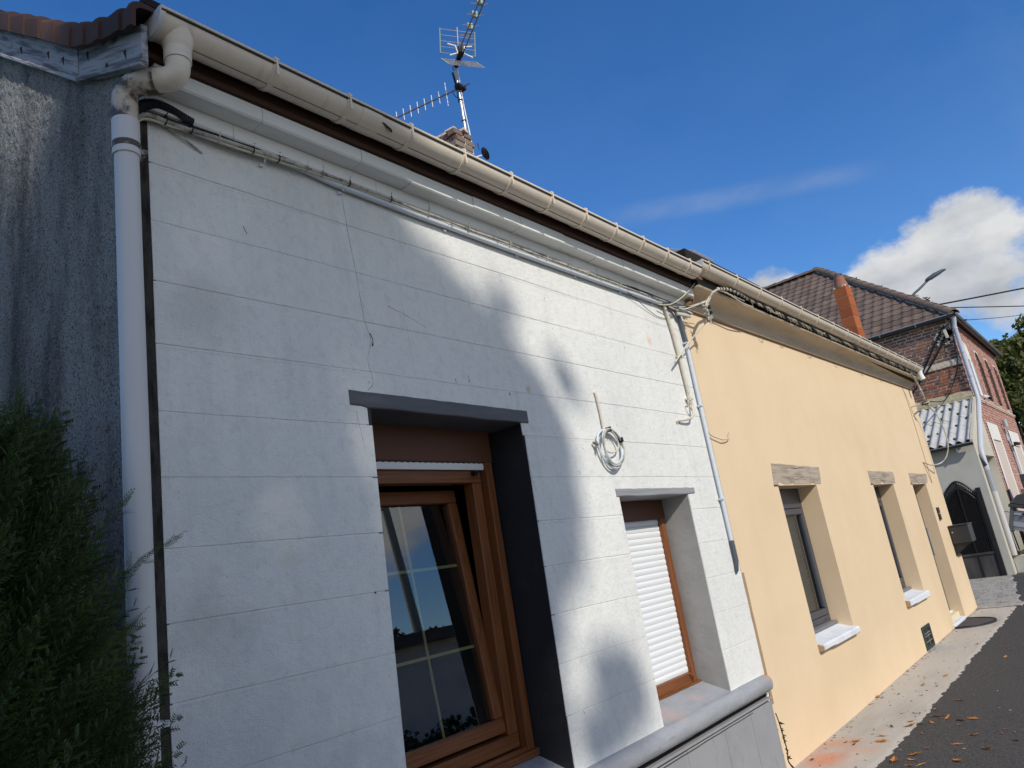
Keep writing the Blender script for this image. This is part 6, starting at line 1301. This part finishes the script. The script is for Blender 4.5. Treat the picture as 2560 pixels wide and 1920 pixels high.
# fallen leaves
LV = [(6.36, 2.01, 2), (6.2, 2.16, 0), (6.21, 1.98, 0), (6.18, 2.23, 3), (6.12, 2.15, 3), (7.41, 2.37, 4), (7.65, 2.33, 3), (7.69, 2.38, 2), (7.79, 2.22, 3), (8.14, 2.08, 0), (8.19, 1.98, 4), (8.07, 1.95, 4), (7.7, 2.01, 4), (8.53, 1.96, 0), (9.08, 2.35, 4), (9.51, 2.37, 3), (9.86, 2.36, 4), (8.83, 2.37, 3), (10.24, 1.93, 2), (10.69, 1.73, 0), (9.97, 1.62, 4), (9.8, 1.56, 2), (9.39, 1.55, 2), (7.51, 1.67, 0), (7.2, 1.8, 2), (6.8, 1.9, 2), (6.75, 1.82, 0), (6.66, 1.88, 0), (6.62, 1.84, 1), (6.77, 1.74, 0), (7.0, 1.74, 0), (6.92, 1.66, 0), (6.86, 1.56, 0), (6.9, 1.48, 0), (6.7, 1.54, 1), (6.45, 1.75, 4), (6.43, 1.4, 0), (6.45, 1.23, 4), (6.06, 1.64, 1), (6.18, 1.47, 0), (6.07, 1.27, 0), (5.9, 1.69, 0), (5.79, 1.68, 2), (5.75, 1.78, 0), (5.66, 1.67, 0), (5.68, 1.6, 2), (5.78, 1.4, 0), (5.71, 2.33, 5), (7.06, 1.93, 5), (7.06, 1.89, 4), (7.07, 2.03, 3), (6.55, 2.12, 3), (6.64, 2.01, 3), (6.28, 1.13, 3), (13.2, 2.09, 1), (12.81, 1.87, 1), (13.25, 1.81, 2), (17.95, 2.42, 4), (17.84, 2.32, 5), (13.22, 2.35, 4), (12.57, 2.37, 4), (17.6, 2.2, 4)]
cn = ['orange', 'brown', 'tan', 'dark brown', 'reddish', 'green']; seen = {}
def leafmesh(seed, curl, elong):
    r4 = random.Random(seed); b = MB(); rows = []
    for i in range(9):
        t = i / 8; w_ = elong * math.sin(math.pi * min(1, t * .93 + .05)) ** .8 * (1 + .25 * math.sin(t * 17 + seed))
        rows.append([((t - .5), w_ * s_, curl * (.35 * (2 * t - 1) ** 2 + abs(s_) ** 1.5 * w_ * 1.3) + .03 * math.sin(7 * t + s_ * 3 + seed)) for s_ in (-1, -.5, 0, .5, 1)])
    b.loft(rows, closed=False, caps=False); b.tube([(-.5, 0, curl * .35), (-.72, .02, .25 * curl)], .012, 4); return b
for i, (x, y, ci) in enumerate(LV):
    b = leafmesh(i, R.uniform(.12, .5), R.uniform(.14, .27)); o = b.build('fallen_leaf', LEAFC[ci], None, smooth=70)
    s_ = R.uniform(.05, .075) if ci in (0, 2) else R.uniform(.03, .05)
    if x < 7.2 and ci == 0: s_ *= 1.3
    zz = ghz(x) + (.004 if (y > 1.85 or x > 13.3) else -.004); o.location = (x, y, zz); o.scale = (s_, s_, s_); o.rotation_euler = (R.uniform(-.2, .2), R.uniform(-.2, .2), R.uniform(0, 6.28))
    if x > 17: where = 'at the foot of the arched gate'
    elif x > 12: where = 'near the doormat at the far end of the pavement'
    elif y > 2.3: where = 'against the foot of the cream wall ' + ('by the vent' if x > 9.3 else 'below the nearer window' if x < 8 else 'between the two windows')
    elif y > 1.845: where = 'on the pavement ' + ('near the orange stain' if x < 6.6 else 'below the nearer window' if x < 7.9 else 'towards the vent')
    elif y > 1.7: where = 'at the pavement edge ' + ('in the foreground' if x < 6.3 else 'in the leaf cluster' if x < 7.3 else 'farther along')
    else: where = 'on the dark asphalt ' + ('in the foreground' if x < 6.15 else 'beside the leaf cluster' if x < 7.1 else 'farther along')
    base_l = '%s %s leaf %s' % ('long' if (i * 7) % 3 == 0 else 'curled', cn[ci], where)
    o['label'] = base_l; o['category'] = 'leaf'; o['group'] = 'fallen leaves'; seen.setdefault(base_l, []).append((o, x))
ordw = ['nearest', 'second nearest', 'third nearest', 'fourth nearest', 'fifth nearest', 'sixth nearest']
for k_, lst in seen.items():
    if len(lst) > 1:
        for j, (o, x) in enumerate(sorted(lst, key=lambda q: q[1])): o['label'] = k_ + ', ' + ordw[min(j, 5)] + ' of those'
# small dark litter specks, too many to count
b = MB()
for i in range(260):
    x, y = R.uniform(5.4, 13.2), R.choice((R.uniform(1.86, 2.38), R.uniform(1.0, 1.84), 2.385 - abs(R.gauss(0, .03)))); z = ghz(x) + .003; s_ = R.uniform(.002, .006); a_ = R.uniform(0, 6.3)
    b.obox((x, y, z), (s_ * math.cos(a_) * 1.8, s_ * math.sin(a_) * 1.8, 0), (-s_ * math.sin(a_) * .6, s_ * math.cos(a_) * .6, 0), (0, 0, s_ * .35), R.random())
b.build('litter', M('litter_bits', (.1, .07, .05), .95, tint=('attr', (.05, .035, .025), (.22, .14, .08), (.4, .3, .2))), None, kind='stuff')

# ------------------------------------------------------------------ what the window reflects: the other side of the lane
OP = thing('garage', 'pale low garage with a dark roof edge across the lane, seen in the window reflection', 'garage', (11.0, -8.6, 0))
b = MB(); b.box(6.5, 9.4, -9.2, -8.6, 0, 2.9); b.box(9.4, 10.6, -9.2, -8.6, 2.2, 2.9); b.box(10.6, 16.5, -9.2, -8.6, 0, 2.9); b.build('wall', opp_wall, OP)
b = MB(); b.box(6.2, 16.8, -13, -8.3, 2.9, 3.15); b.build('roof', zinc_dark, OP)
b = MB(); b.box(9.4, 10.6, -9.15, -9.0, 0, 2.2); b.build('door', dark_soffit, OP)
UP = thing('utility_pole', 'dark utility pole with a lamp arm across the lane, seen in the window reflection', 'pole', (14.4, -10.2, 0))
b = MB(); b.tube([(14.4, -10.2, 0), (14.4, -10.2, 7.4)], [.15, .11], 10); b.build('pole', conc_pole, UP, smooth=50)
b = MB(); b.tube([(14.4, -10.2, 7.2), (14.7, -9.6, 7.6), (15.0, -9.0, 7.7)], .04, 8); b.build('arm', lamp_m, UP)
wire(sag((14.4, -10.2, 7.0), (-10, -9, 6.8), .4), .02, 'overhead wire from the utility pole across the lane')
tree((15.5, -13, 0), 0, [(15.5, -13, 3.3, 1.1), (14.2, -13.4, 3.0, .8), (17, -13, 3.2, 1.0)], 60, .13, 'low dark tree behind the garage across the lane', leaf_dark, .15, 31, 40, .45)
HG = thing('hedge', 'dark hedge along the far side of the lane in front of the garage', 'hedge', (10, -6.6, 0))
hc = [(R.uniform(3, 17), R.uniform(-7.0, -6.3), R.uniform(.1, 1.0)) for i in range(230)]; v, n, ti = leafmass(hc, [.3] * 230, 55, .07, rg); leaf_obj('foliage', v, n, ti, leaf_dark, HG)
